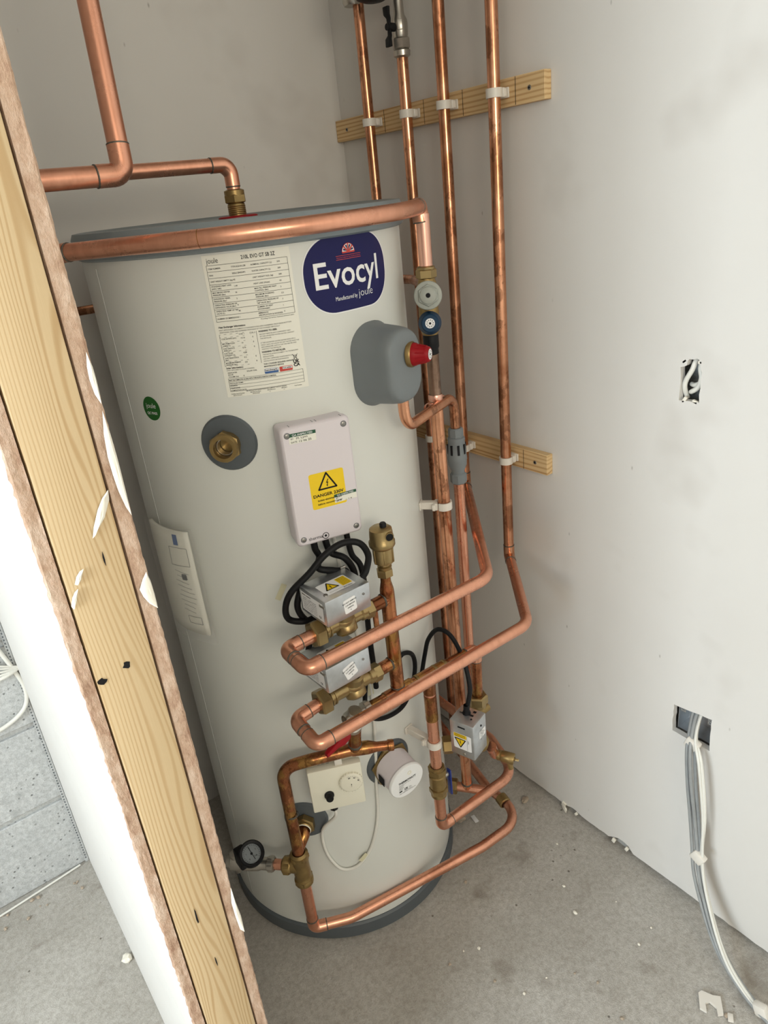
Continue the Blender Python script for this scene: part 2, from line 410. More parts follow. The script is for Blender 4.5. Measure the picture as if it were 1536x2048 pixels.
# the masonry behind the board, leaving the cavity at the cut-outs
m = MB(); X1 = WX + .0135
def vq(y0, y1, z0, z1, x=X1): m.add([(x, y0, z0), (x, y1, z0), (x, y1, z1), (x, y0, z1)], [(0, 1, 2, 3)], False)
vq(FY, -.75, 0, CZ); vq(-.53, .5, 0, CZ); vq(-.75, -.53, 0, .42); vq(-.75, -.53, .53, 1.12); vq(-.75, -.53, 1.23, CZ); vq(-.75, -.53, .42, .53, X1 + .05); vq(-.75, -.53, 1.12, 1.23, X1 + .05)
for zz in (.42, .53, 1.12, 1.23): m.add([(X1, -.75, zz), (X1, -.53, zz), (X1 + .05, -.53, zz), (X1 + .05, -.75, zz)], [(0, 1, 2, 3)], False)
for yy in (-.75, -.53): m.add([(X1, yy, .4), (X1, yy, 1.25), (X1 + .05, yy, 1.25), (X1 + .05, yy, .4)], [(0, 1, 2, 3)], False)
m.box((WX + .2, (FY + .5) / 2, CZ / 2), (.2, .6 - FY, CZ + .2))
m.build('masonry_backing', 'mortar', wr)
# torn plaster chips hanging at the bottom edge of the board
for y, z, s in ((-.315, .012, .012), (-.507, .016, .008), (-.470, .014, .009), (-.355, .010, .007)):
    MB().box((WX - .001, y, z), (.006, s, s * 1.3), Matrix.Rotation(random.random(), 3, 'X'), .001).build('torn_plaster', 'filler', wr)
# metal back box in the lower cut-out
m = MB(); bx = WX + .016
for c, s in (((bx + .02, -.6005, .475), (.04, .001, .078)), ((bx + .02, -.6765, .475), (.04, .001, .078)), ((bx + .02, -.6385, .513), (.04, .077, .001)), ((bx + .02, -.6385, .441), (.04, .077, .001)), ((bx + .04, -.6385, .477), (.001, .077, .074))): m.box(c, s)
bb = m.build('back_box', 'galv', wr)
for y in (-.609, -.668):
    m = MB(); m.box((bx + .001, y, .492), (.0015, .012, .014), None, .0005); m.lathe((bx - .0005, y, .492), (-1, 0, 0), [(.0022, 0), (.0022, .001), (.0044, .001), (.0044, 0)], 14); m.build('fixing_lug', 'galv', bb)

# back wall, plastered part behind the cylinder
wb = slab('wall_back', ((-.51 + WX) / 2 + .01, BY + .02, CZ / 2), (WX + .51 + .06, .04, CZ), 'plaster')
# left partition: one stud, a board on each side, filler smears
PY = -.60; XL, XR = -.546, -.458; SL, SR = -.5325, -.4725
wl = bpy.data.objects.new('wall_left', None); C.objects.link(wl); struct(wl)
MB().box(((SL + SR) / 2, PY + .019, CZ / 2), (SR - SL - .0036, .038, CZ), None, .0018).build('timber_stud', 'stud', wl)
for yy in (-.0, .30): MB().box(((SL + SR) / 2, yy, CZ / 2), (SR - SL - .002, .038, CZ)).build('timber_stud', 'stud', wl)
def board(x0, x1, paper_side, seed, rough, amp):
    rng = random.Random(seed); N = 520; core = MB(); rows = []; lo = 0; K = 7; ph = [rng.uniform(0, 6) for _ in range(6)]
    for i in range(N + 1):
        z = CZ * i / N; row = []
        wob = amp * (.35 * math.sin(z * 5 + ph[0]) + .25 * math.sin(z * 17 + ph[1]) + .15 * math.sin(z * 61 + ph[2]) + .22 * rng.uniform(-1, 1))
        for k in range(K + 1):
            x = x0 + (x1 - x0) * k / K; e = (k == K) if paper_side > 0 else (k == 0)
            xx = x + (wob * .8 if e else 0) + (rng.uniform(-rough, rough) if e else 0)
            yy = PY + .0015 + abs(wob) * .7 + rng.uniform(-rough, rough) + (.002 if e else 0)
            row.append((xx, yy, z))
        rows.append(row)
    core.grid(rows[::-1]); core.build('board_core', 'core', wl)
    xs = x1 if paper_side > 0 else x0; si = -1 if paper_side > 0 else 0
    p = MB(); pr = [[(r[si][0] , r[si][1] + .0003, r[si][2]), (xs, r[si][1] + .005, r[si][2]), (xs, BY + .03, r[si][2])] for r in rows]
    p.grid(pr, smooth=False); p.build('board_paper', 'plaster', wl)
    xi = x0 if paper_side > 0 else x1
    m = MB().add([(xi, PY + .002, 0), (xi, BY + .03, 0), (xi, BY + .03, CZ), (xi, PY + .002, CZ)], [(0, 1, 2, 3)], False); m.build('board_back', 'core', wl)
board(SR + .0005, XR, 1, 3, .0004, .0012)
board(XL, SL - .0004, -1, 11, .0007, .0022)
def smear(pts, y, th=.002, seed=1):
    # little blob of filler: outline in x,z pushed out from the end face
    rng = random.Random(seed); m = MB(); cx = sum(p[0] for p in pts) / len(pts); cz = sum(p[1] for p in pts) / len(pts)
    rr = [[(x, y, z) for x, z in pts], [(cx + (x - cx) * .78, y - th, cz + (z - cz) * .85) for x, z in pts], [(cx + (x - cx) * .3, y - th * 1.5, cz + (z - cz) * .4) for x, z in pts], [(cx, y - th * 1.3, cz)] * len(pts)]
    m.grid(rr, closed_u=True); m.build('filler_smear', 'filler', wl)
SM = [([(-0.4606,1.4185),(-0.4632,1.4063),(-0.4639,1.3958),(-0.4628,1.3826),(-0.4595,1.3732),(-0.4588,1.3821),(-0.4584,1.395),(-0.4586,1.4056)],-.601),([(-0.4602,1.3678),(-0.4643,1.3472),(-0.4661,1.3269),(-0.4659,1.3102),(-0.4649,1.2929),(-0.4624,1.2772),(-0.4592,1.2674),(-0.4588,1.2838),(-0.4585,1.3034),(-0.4583,1.3251),(-0.4587,1.3461)],-.601),([(-0.4732,1.2978),(-0.4747,1.2885),(-0.4825,1.274),(-0.4917,1.2649),(-0.4975,1.258),(-0.4939,1.2682),(-0.4865,1.2828),(-0.4801,1.2919)],-.601),([(-0.5121,1.2333),(-0.5166,1.2248),(-0.5216,1.2197),(-0.5233,1.2214),(-0.5202,1.2279),(-0.5159,1.2323)],-.601),([(-0.5215,1.2165),(-0.5255,1.2067),(-0.5304,1.1983),(-0.5316,1.2021),(-0.5287,1.2097),(-0.5252,1.2144)],-.601),([(-0.4598,1.2084),(-0.458,1.1975),(-0.4575,1.1829),(-0.4578,1.1667),(-0.4644,1.1749),(-0.4682,1.1839),(-0.47,1.193),(-0.4647,1.2022)],-.601),([(-0.4601,0.7753),(-0.4592,0.7509),(-0.457,0.7231),(-0.4576,0.6932),(-0.4623,0.7022),(-0.4636,0.7272),(-0.464,0.7516)],-.601)]
for i, (pts, yy) in enumerate(SM): smear(pts, yy, .0022, i)
# knots and nail splits in the stud face
for x, z, a, b, k in ((-.5003, 1.1209, .0042, .004, 1), (-.5262, 1.1151, .0045, .0035, 2), (-.5063, .7648, .0011, .014, 3), (-.4995, .6777, .0008, .008, 4), (-.4930, 1.2347, .0007, .007, 5)):
    rg_ = random.Random(k); m = MB(); P_ = [(x + a * math.cos(q) * rg_.uniform(.6, 1.2), PY - .0007, z + b * math.sin(q) * rg_.uniform(.7, 1.2)) for q in [2 * PI * j / 9 for j in range(9)]]
    m.add(P_, [tuple(range(9))], False); m.grid([P_, [(px, PY + .002, pz) for px, _, pz in P_]], closed_u=True); m.build('split', 'ink', wl)
# perforated corner bead where the board meets the block wall
bead = struct(MB().box((XL - .0055, KY - .0045, .90), (.009, .0016, 1.80)).build('trim_1', 'block'))
m = MB()
for i in range(200):
    m.box((XL - .0062, KY - .0054, .014 + i * .0088), (.0026, .0004, .0042))
m.build('bead_holes', 'grey_dark', bead)['kind'] = 'stuff'

# block wall to the left of the partition
wk = bpy.data.objects.new('wall_block', None); C.objects.link(wk); struct(wk)
MB().box(((LX - .2 - .50) / 2, KY + .056, CZ / 2), (-.50 - LX + .2, .1, CZ)).build('mortar_bed', 'mortar', wk)
def blockmesh(wd, h, seed):
    rng = random.Random(seed); bm = bmesh.new(); bmesh.ops.create_cube(bm, size=1); bmesh.ops.scale(bm, vec=(wd, .02, h), verts=bm.verts)
    bmesh.ops.bevel(bm, geom=bm.edges[:], offset=.0022, segments=1, affect='EDGES'); me = bpy.data.meshes.new('block'); bm.to_mesh(me); bm.free(); me.materials.append(M['block']); return me
full = blockmesh(.430, .215, 1)
for r in range(7):
    for c in range(6):
        x = -.50 - .22 - c * .440 - (.22 if r % 2 else 0); 
        if x + .215 > -.5: continue
        o = link('block', full, wk); o.location = (x, KY + .0075 + random.uniform(-.0008, .0008), .118 + r * .230 - .01)
    if r % 2 :
        o = link('block', blockmesh(.21, .215, 3), wk); o.location = (-.61, KY + .0075, .118 + r * .230 - .01)
# far walls of the room and the window the daylight comes through
slab('wall_front', ((LX + WX) / 2, FY - .05, CZ / 2 ), (.01, .01, CZ), 'plaster').data.clear_geometry()
m = MB()
def wq(x0, x1, z0, z1): m.box(((x0 + x1) / 2, FY - .05, (z0 + z1) / 2), (x1 - x0, .1, z1 - z0))
wq(LX - .1, -1.6, 0, CZ); wq(-.3, WX + .2, 0, CZ); wq(-1.6, -.3, 2.22, CZ); wq(-1.6, -.3, 0, 1.62)  # unseen high opening, added to seat the warm fill lamp
o = bpy.data.objects['wall_front']; o.data = m.build('tmp', 'plaster').data; bpy.data.objects.remove(bpy.data.objects['tmp'])
m = MB()
def wq(y0, y1, z0, z1): m.box((LX - .05, (y0 + y1) / 2, (z0 + z1) / 2), (.1, y1 - y0, z1 - z0))
wq(FY - .1, -1.8, 0, CZ); wq(-.5, KY + .1, 0, CZ); wq(-1.8, -.5, 0, .85); wq(-1.8, -.5, 2.15, CZ)
struct(m.build('wall_window_side', 'plaster'))
wf = bpy.data.objects.new('window_1', None); C.objects.link(wf); struct(wf); wf.location = (LX - .05, -1.15, .85)
m = MB()
for y in (-1.775, -1.15, -.525): m.box((LX - .03, y, 1.5), (.05, .05, 1.3))
for z in (.875, 2.125): m.box((LX - .03, -1.15, z), (.05, 1.3, .05))
m.build('window_frame', 'white_metal', wf)
# ============================================================ HOT WATER CYLINDER
H = 1.502
hw = thing('hot_water_cylinder', 'tall white hot water cylinder with grey lid standing in the corner', 'water heater')
MB().lathe((0, 0, 0), (0, 0, 1), [(0, .03), (RC - .004, .03), (RC, .034), (RC, H - .03), (0, H - .03)], 128).build('body', 'white_metal', hw)
MB().lathe((0, 0, 0), (0, 0, 1), [(.270, H - .042), (.277, H - .042), (.2825, H - .039), (.284, H - .032), (.284, H - .010), (.280, H - .001), (.270, H), (.262, H - .004), (0, H - .004)], 128).build('lid', 'grey_lid', hw)
MB().lathe((0, 0, 0), (0, 0, 1), [(0, 0), (.276, 0), (.281, .004), (.281, .036), (.277, .040), (.2745, .040), (0, .040)], 128).build('base_ring', 'grey_dark', hw)
m = MB(); t = rad(-174)
m.box(((RC + .001) * math.cos(t), (RC + .001) * math.sin(t), .75), (.0009, .0024, 1.40), Matrix.Rotation(t, 3, 'Z'), .0005); m.build('seam', 'white_metal', hw)

# --- logo plate
f = cyl(-83, 1.407)
lg = patch(MB(), f, .002, 0, .174, .114, .052, .0003, 40).build('logo_border', 'white_print', hw)
patch(MB(), f, .002, 0, .170, .110, .050, .0006, 40).build('logo_panel', 'navy', lg)
m = MB(); text(m, f, 'Evocyl', -.001, -.017, .054, .012, 'C', .001, .130)
text(m, f, 'Manufactured by', -.034, -.038, .0088, 0, 'L', .001, .043); text(m, f, 'joule', .012, -.038, .0165, -.012, 'L', .001, .033); m.build('logo_lettering', 'white_print', lg)
m = MB(); 
patch(m, f, 0, .026, .050, .0007, 0, .001); patch(m, f, 0, .0205, .050, .0007, 0, .001); text(m, f, 'MANUFACTURED IN THE UNITED KINGDOM', 0, .0222, .0026, 0, 'C', .001, .048); m.build('logo_rule', 'redprint', lg)
m = MB(); hd = [(.0125 * math.cos(rad(a)), .030 + .0125 * math.sin(rad(a))) for a in range(0, 181, 12)]; poly(m, f, hd, .0009); m.build('emblem', 'white_print', lg)
m = MB()
for a in (0, 45, 90, 135, 180): bar(m, f, (0, .030), (.0125 * math.cos(rad(a)), .030 + .0125 * math.sin(rad(a))), .0024, .0012)
for i in range(len(hd) - 1): bar(m, f, hd[i], hd[i + 1], .0009, .0012)
m.build('emblem', 'redprint', lg)
m = MB()
for a in (22, 67, 113, 158): poly(m, f, [(.003 * math.cos(rad(a)), .0305 + .003 * math.sin(rad(a))), (.0105 * math.cos(rad(a - 9)), .0305 + .0105 * math.sin(rad(a - 9))), (.0105 * math.cos(rad(a + 9)), .0305 + .0105 * math.sin(rad(a + 9)))], .0012)
m.build('emblem', 'navy', lg)

# --- data sheet sticker
f = cyl(-116.8, 1.3535); W2, H2 = .0635, .1035
ds = patch(MB(), f, 0, 0, W2 * 2, H2 * 2, 0, .0003).build('data_label', 'paper', hw)
m = MB(); T = lambda s, x, y, sz=.0036, w=None, b=.012, al='L': text(m, f, s, -W2 + x, H2 - y, sz, b, al, .0006, w)
T('joule', .006, .011, .0105, .017, -.004); T('210L EVO GT SB 2Z', .056, .0095, .0074, .049, .012)
L = [('ITEM NUMBER:', 'TTPI-SG210-L2B', 'NOMINAL CAPACITY (L)', '210'), ('EAN:', '5056128402491', 'WATER CAPACITY (L)', '200'), ('UNIT WEIGHT EMPTY (kg)', '45', 'UNIT WEIGHT FULL (kg)', '250'), ('STANDING HEAT LOSS|(kWh / 24h)', '1.49', 'HEAT LOSS (Watts)', '62'), ('MAX MAINS WATER|PRESSURE (Bar)', '16', 'MAX FILL PRESSURE INLET|CONTROL (Bar)', '3'), ('EXPANSION VESSEL|PRESSURE (Bar)', '3', 'MAXIMUM WORKING|PRESSURE (Bar)', '5.5'), ('OPERATING PRESSURE OF|EXPANSION VALVE (Bar)', '6', 'OPERATING PRESSURE OF|T&P VALVE (Bar)', '7'), ('OPERATING TEMP OF T&P|VALVE (C)', '90', 'NUMBER OF HEAT|EXCHANGERS', '1'), ('NUMBER OF IMMERSIONS', '1', 'IMMERSION|SPECIFICATION & ANODE(S)', '3')]
y0, dy = .014, .0088
for i in range(10):
    if i != 9: patch(m, f, 0, H2 - (y0 + dy * i), W2 * 2 - .010, .00045, 0, .0006)
patch(m, f, 0, H2 - (y0 + dy * 9), W2 * 2 - .010, .00045, 0, .0006)
for xx in (-W2 + .005, W2 - .005): bar(m, f, (xx, H2 - y0), (xx, H2 - y0 - 9 * dy), .00045)
for i, (a, b, c, d) in enumerate(L):
    yy = y0 + dy * i + .0036
    for k, q in enumerate(a.split('|')): T(q, .007, yy + k * .0033 + (0 if '|' in a else .002), .0028)
    T(b, .040, yy + .002, .003)
    for k, q in enumerate(c.split('|')): T(q, .068, yy + k * .0033 + (0 if '|' in c else .002), .0028)
    T(d, .106, yy + .002, .003)
T('Providing two further business premium years', .070, .0965, .0026, .050, 0)
T('Heat Exchanger Information:', .006, .1025, .0036, .040, .03); T('NOT APPLICABLE TO DIRECT CYLINDERS/COILS ARE NUMBERED FROM BASE BOTTOM', .006, .1065, .0025, .108, .0)
T('ADDITIONAL COILS ARE NUMBERED FROM BASE OF THE CYLINDER VERTICALLY', .006, .1098, .0025, .09, .0)
T('COIL 1', .034, .1145, .0028); T('COIL 2', .050, .1145, .0028)
R_ = [('COIL RATING (kW)', '19.10', '0'), ('MIN PRIM FLOW|(L/MIN/°C)', '19', '0'), ('COIL SURFACE|AREA (m²)', '0.75', '0'), ('COIL FLUID|CONTENT (lt)', '4.58', ''), ('COIL RESISTANCE|(Bar)', '0.2', '0'), ('MAXIMUM PRIMARY|PRESSURE (Bar)', '3.0', '0')]
for i, (a, b, c) in enumerate(R_):
    yy = .1195 + i * .0072
    for k, q in enumerate(a.split('|')): T(q, .007, yy + k * .003, .0026)
    T(b, .036, yy + .001, .003); T(c, .053, yy + .001, .003)
    patch(m, f, -W2 + .0325, H2 - (.1165 + i * .0072), .055, .0004)
patch(m, f, -W2 + .0325, H2 - (.1165 + 6 * .0072), .055, .0004); patch(m, f, -W2 + .0325, H2 - .1120, .055, .0004)
for xx in (.005, .060): bar(m, f, (-W2 + xx, H2 - .112), (-W2 + xx, H2 - .1597), .00045)
for k, q in enumerate(['DO NOT REMOVE ANY COMPONENT PART', 'OF THIS UNVENTED WATER HEATER CONTACT', 'THE INSTALLER.', '', 'IF THIS UNVENTED WATER HEATER DEVELOPS A', 'FAULT, SUCH AS A FLOW OF HOT WATER FROM THE', 'DISCHARGE PIPE, SWITCH OFF THE HEATER AND', 'CONTACT THE INSTALLER.']): T(q, .064, .1185 + k * .0032, .0024, None, 0)
T('WARNING TO USER:', .063, .1145, .0036, .028, .03); T('WARNING TO INSTALLER:', .063, .1455, .0036, .036, .03)
for k, q in enumerate(['THE INSTALLATION IS SUBJECT TO THE BUILDING', 'REGULATIONS.', 'USE ONLY APPROVED COMPONENTS FOR', 'INSTALLATION OR MAINTENANCE']): T(q, .064, .1490 + k * .0033, .0024, None, 0)
T('THIS CYLINDER REQUIRES ANNUAL', .063, .1635, .0030, .046, .02); T('MAINTENANCE SERVICE', .063, .1672, .0030, .030, .02)
T('Solar Information:', .006, .1635, .0034, .026, .03); T('(ONLY APPLICABLE TO SOLAR CYLINDERS)', .006, .1665, .0022, .042, 0); T('DEDICATED', .007, .1705, .0026); T('SOLAR', .007, .1735, .0026); T('VOLUME (Ltr)', .007, .1768, .0026); T('0', .030, .1768, .003); T('SOLAR COIL', .036, .1705, .0028)
T('UK', .108, .1675, .0066, .010, .04); T('CA', .108, .1725, .0066, .010, .04)
for k in range(4): patch(m, f, 0, H2 - (.1785 + .0050 * k), W2 * 2 - .012, .00035, 0, .0006)
patch(m, f, 0, H2 - .1985, W2 * 2 - .012, .00035, 0, .0006)
for xx in (.006, W2 * 2 - .006): bar(m, f, (-W2 + xx, H2 - .1785), (-W2 + xx, H2 - .1985), .0004)
T('MUST BE COMPLETED ALONG WITH CHECKLIST/LOGBOOK IN MANUAL', .007, .1822, .0031, .072, .02)
for k, q in enumerate(['INSTALLER NAME:', 'ADDRESS:', 'TELEPHONE:', 'COMPLETION DATE:']): T(q, .007, .1868 + k * .0037, .0026)
T('SEE INSTALLATION INSTRUCTIONS FOR COMPANY CONTACT DETAILS', .030, .2005, .0024, .062, .01)
for x, a, b in ((.006, 'Cylinder Serial Number', '2JFJTI101AA9'), (.036, 'Manufacture Date', '09/05/2025'), (.062, 'ERP Efficiency', 'C'), (.084, 'ERP Band', 'C'), (.104, 'Test Number', '')):
    T(a, x, .2030, .0022, None, .01); T(b, x + .003, .2056, .0024, None, 0)
# crossed-out bin
bx_, by_ = -W2 + .112, H2 - .159
for a, b in (((-.0024, .003), (-.0016, -.004)), ((.0024, .003), (.0016, -.004)), ((-.003, .003), (.003, .003)), ((-.0016, -.004), (.0016, -.004)), ((-.004, .005), (.004, -.0045)), ((.004, .005), (-.004, -.0045))): bar(m, f, (bx_ + a[0], by_ + a[1]), (bx_ + b[0], by_ + b[1]), .0006)
m.build('label_print', 'ink', ds)
m = MB(); patch(m, f, -W2 + .073, H2 - .1735, .021, .0075, .001, .0007); m.build('scheme_badge', 'blueprint', ds)
m = MB(); patch(m, f, -W2 + .0955, H2 - .1735, .020, .0075, .001, .0007); m.build('scheme_badge', 'redprint', ds)
m = MB(); patch(m, f, -W2 + .0730, H2 - .1720, .020, .0038, 0, .0009); patch(m, f, -W2 + .0975, H2 - .1722, .0145, .0034, 0, .0009); m.build('badge_strip', 'white_print', ds)
m = MB(); text(m, f, 'benchmark', -W2 + .0636, H2 - .1732, .0040, .02, 'L', .0011, .0188); text(m, f, 'hot water', -W2 + .091, H2 - .1732, .0034, .02, 'L', .0011, .0132); m.build('badge_lettering', 'ink', ds)

# --- round green pass sticker
f = cyl(-160.7, 1.233)
gs = patch(MB(), f, 0, 0, .0400, .0400, .01995, .0004, 24).build('pass_sticker', 'green', hw)
m = MB(); text(m, f, 'joule', 0, .001, .0118, -.004, 'C', .0008, .023); text(m, f, 'QC PASS', 0, -.0095, .0058, .02, 'C', .0008, .024); m.build('sticker_lettering', 'white_print', gs)

def frame(th):
    t = rad(th); n = Vector((math.cos(t), math.sin(t), 0)); return n, Vector((-n.y, n.x, 0)), Vector((0, 0, 1))
def rosette(th, z, R, parent, name='rosette'):
    n, t, u = frame(th); c = Vector((0, 0, z)) + n * RC; rows = []
    f = cyl(th, z)
    for rr, h in ((0, .006), (R * .55, .006), (R * .93, .0045), (R, .001), (R, -.003)):
        rows.append([f(rr * math.cos(2 * PI * k / 40), rr * math.sin(2 * PI * k / 40), h) for k in range(40)])
    return MB().grid(rows, closed_u=True).build(name, 'grey_dark', parent)
# --- open brass port, upper left
n, t, u = frame(-132.7); c0 = Vector((0, 0, 1.177)) + n * RC
rs = rosette(-132.7, 1.177, .046, hw)
m = MB(); m.lathe(c0, n, [(.0205, 0), (.0205, .012), (.0225, .013), (.0225, .030), (.0215, .032), (.0155, .032), (.015, .028), (.015, .006), (0, .006)], 32); m.build('brass_port', 'brass_old', hw)
m = MB(); m.nut(c0 + n * .019, n, .0255, .012, .0205); m.build('port_nut', 'brass_old', hw)
m = MB(); m.lathe(c0, n, [(.0142, .010), (.0142, .020), (.0125, .020), (.0125, .008)], 28); m.build('thread_seal', 'nickel', hw)
# --- grey valve cover
th0 = -76.5; n, t, u = frame(th0); O = Vector((0, 0, 1.258))
def rr_(w, h, cr, N=10):
    P = []
    for cx, cy, a0 in ((w / 2 - cr, h / 2 - cr, 0), (-w / 2 + cr, h / 2 - cr, 90), (-w / 2 + cr, -h / 2 + cr, 180), (w / 2 - cr, -h / 2 + cr, 270)):
        for k in range(N + 1): a = rad(a0 + 90 * k / N); P.append((cx + cr * math.cos(a), cy + cr * math.sin(a)))
    return P
rows = []
for w_, h_, cr, d in ((.100, .138, .045, -.012), (.100, .138, .045, .006), (.092, .130, .042, .012), (.088, .124, .040, .050), (.085, .120, .038, .062), (.080, .114, .036, .069), (.072, .106, .034, .0725), (.050, .08, .024, .0735), (.001, .001, .0004, .0735)):
    rows.append([O + t * a + u * b + n * (RC + d - .004) for a, b in rr_(w_, h_, cr)])
cv = MB().grid(rows, closed_u=True).build('valve_cover', 'grey_plastic', hw)
k0 = O + n * (RC + .066) + t * .012 + u * .016; kn = (n * .96 + t * .28).normalized()
m = MB(); m.lathe(k0, kn, [(.0205, 0), (.0205, .006), (.0190, .008)], 32); m.build('relief_valve_collar', 'brass_old', hw)
m = MB(); prof = [(.0185, .005), (.0180, .012), (.0158, .0145), (.0130, .030), (.0122, .033), (.0105, .035), (0, .035)]
m.lathe(k0, kn, prof, 36)
for k in range(12):
    a = 2 * PI * k / 12; e1 = kn.orthogonal().normalized(); e2 = kn.cross(e1); dv = e1 * math.cos(a) + e2 * math.sin(a)
    m.tube([k0 + kn * .015 + dv * .0152, k0 + kn * .030 + dv * .0126], .0012, 6)
rk = m.build('relief_valve_knob', 'red', hw)
e1 = (t - t.dot(kn) * kn).normalized(); fk = plane(k0 + kn * .0352, e1, kn.cross(e1))
bd = patch(MB(), fk, 0, 0, .017, .017, .0084, .0003, 16).build('knob_badge', 'white_print', rk)
def badge_marks(fk, parent, R):
    m = MB()
    for k in range(10):
        a = 2 * PI * k / 10; patch(m, fk, R * math.cos(a), R * math.sin(a), R * .32, R * .2, 0, .0006, 1, a)
    patch(m, fk, 0, 0, R * .7, R * .7, R * .34, .0006, 10); m.build('badge_marks', 'ink', parent)
badge_marks(fk, rk, .0056)

# --- brass top fitting and red washer on the lid
m = MB(); m.lathe((-.004, 0, H - .004), (0, 0, 1), [(.034, 0), (.034, .003), (.030, .0045), (.016, .0045)], 40); m.build('red_washer', 'red', hw)
m = MB(); m.lathe((-.004, 0, H), (0, 0, 1), [(.0150, 0), (.0150, .018), (.0135, .020)], 28)
for k in range(5): m.lathe((-.004, 0, H + .003 + k * .003), (0, 0, 1), [(.015, -.001), (.0158, 0), (.015, .001)], 28)
m.build('threaded_boss', 'brass_old', hw)
m = MB(); m.nut((-.004, 0, H + .027), (0, 0, 1), .0195, .014, .012); m.lathe((-.004, 0, H + .030), (0, 0, 1), [(.0172, 0), (.0172, .010), (.0125, .012)], 28); m.build('compression_nut', 'brass_old', hw)

# --- immersion heater with cap
n, t, u = frame(-92); c0 = Vector((0, 0, .452)) + n * RC
ih = thing('immersion_heater', 'cream immersion heater with white printed end cap low on the cylinder', 'heater', c0)
rosette(-92, .452, .052, ih)
m = MB(); m.nut(c0 + n * .009, n, .0470, .006, .038, 6, .3); m.lathe(c0, n, [(.0375, .010), (.0375, .0155), (.036, .016)], 36); m.build('brass_flange', 'brass_old', ih)
na = (n + Vector((0, 0, -.10)) + t * .0).normalized(); ta = (t - t.dot(na) * na).normalized(); ua = na.cross(ta)
m = MB(); m.lathe(c0, na, [(.0395, .010), (.0390, .016), (.0380, .056), (.036, .058)], 48); m.build('cap_sleeve', 'box_white', ih)
lid = MB().lathe(c0, na, [(.0405, .056), (.0405, .060), (.0390, .062), (0, .062)], 48).build('cap_lid', 'white_print', ih)
f = plane(c0 + na * .0622, ta, ua)
m = MB(); text(m, f, 'THERMOWATT', 0, .001, .0072, .03, 'C', .0003, .042)
for k, q in enumerate(['RESISTENZE ELETTRICHE', '3171769.01', 'P 3000W', '230V IP 40', 'TYPE RF']): text(m, f, q, -.020, -.0035 - k * .0030, .0026, 0, 'L', .0003)
patch(m, f, -.0165, -.0195, .007, .0035, 0, .0003); text(m, f, 'CE', -.0075, -.0205, .0066, .03, 'L', .0003, .008); text(m, f, '0051', .004, -.0195, .003, 0, 'L', .0003)
text(m, f, 'MADE IN ITALY', -.008, -.0235, .0028, 0, 'L', .0003); text(m, f, 'WWW.THERMOWATT.COM  MADE IN EU', 0, -.0268, .0026, .01, 'C', .0003, .040); m.build('cap_print', 'ink', lid)
m = MB(); m.lathe(c0 + na * .0622 + ta * .006 + ua * .020, na, [(.0046, 0), (.0046, .0008), (.0034, .0008), (.003, 0)], 20); m.build('cap_screw', 'cream', lid)
m = MB(); f2 = plane(c0 + na * .030 - ta * .0393, na, ua); patch(m, f2, 0, .0, .020, .022, .001, .0006, 4); m.build('cable_opening', 'ink', ih)

# --- thermostat box strapped on, cream
th1 = -115.5; n, t, u = frame(th1); tc = -.0045
def wb_(a, b, c): return n * a + t * b + u * c
ts = thing('thermostat_box', 'cream box thermostat with round dial and black reset knob', 'thermostat', wb_(RC + .02, tc, .48))
Rm = basis(t, n, u); RmR = Rm
ZC = .4795; D0 = .320
m = MB(); m.box(wb_(D0 - .0085, tc, ZC), (.104, .017, .102), Rm, .003, 2); m.box(wb_(D0 - .031, tc, ZC + .003), (.093, .036, .092), Rm, .002, 2); m.build('case', 'cream', ts)
m = MB(); m.box(wb_(D0 + .0003, tc - .002, ZC + .043), (.003, .002, .012), Rm, .0004); m.box(wb_(D0 - .004, tc, ZC - .0495), (.012, .010, .003), Rm, .0005)
f = plane(wb_(D0, tc, ZC), t, u)
dc = wb_(D0, tc + .028, ZC + .010)
dl = MB().lathe(dc, n, [(.0225, 0), (.0222, .004), (.0205, .0058), (.0185, .0062), (.0150, .0068), (0, .0072)], 40).build('dial', 'cream', ts)
m = MB(); f3 = plane(dc + n * .0066, t, u)
for a, s_ in ((100, '80'), (62, '60'), (20, '40')): text(m, f3, s_, .0135 * math.cos(rad(a)), .0125 * math.sin(rad(a)), .0042, .02, 'C', .0004, None, rad(a - 90))
for k in range(11): a = rad(110 - k * 11); bar(m, f3, (.0162 * math.cos(a), .0162 * math.sin(a)), (.0182 * math.cos(a), .0182 * math.sin(a)), .0004, .0004)
poly(m, f3, [(0, .0005), (-.001, -.0035), (.001, -.0035)], .0012); text(m, f3, 'C', 0, -.0075, .003, 0, 'C', .001); m.build('dial_print', 'ink', dl)
m = MB()
for k in range(24):
    a = 2 * PI * k / 24; m.box(dc + n * .003 + (t * math.cos(a) + u * math.sin(a)) * .0226, (.0012, .0012, .005))
m.build('dial_grip', 'cream', dl)
kc = wb_(D0, tc - .017, ZC - .012)
m = MB(); m.lathe(kc, n, [(.0095, 0), (.0095, .003), (.0075, .0045), (.0072, .012), (.0062, .0135), (0, .0135)], 28); m.build('reset_knob', 'black', ts)
ft = plane(wb_(D0 - .022, tc, ZC + .0495), t, -n)
m = MB(); 
ft = lambda a, b, h=0: wb_(D0 - .022 + b * -1, tc + a, ZC + .0502 + h)
for k, q in enumerate(['0.1 mm Range IP40', '16A 250V~ T90', 'IMIT SPA 25-90C', 'control box']): text(m, lambda a, b, h=0: wb_(D0 - .022 + b, tc + a, ZC + .0505 + h), q, -.030, .008 - k * .0045, .0036, 0, 'L', 0, None)
m.build('top_print', 'ink', ts)
m = MB(); g0 = wb_(D0 - .014, tc - .012, ZC - .050); m.lathe(g0, -u, [(.0095, 0), (.0095, .008), (.0080, .013), (.0040, .016)], 6, False); m.build('cable_gland', 'black', ts)
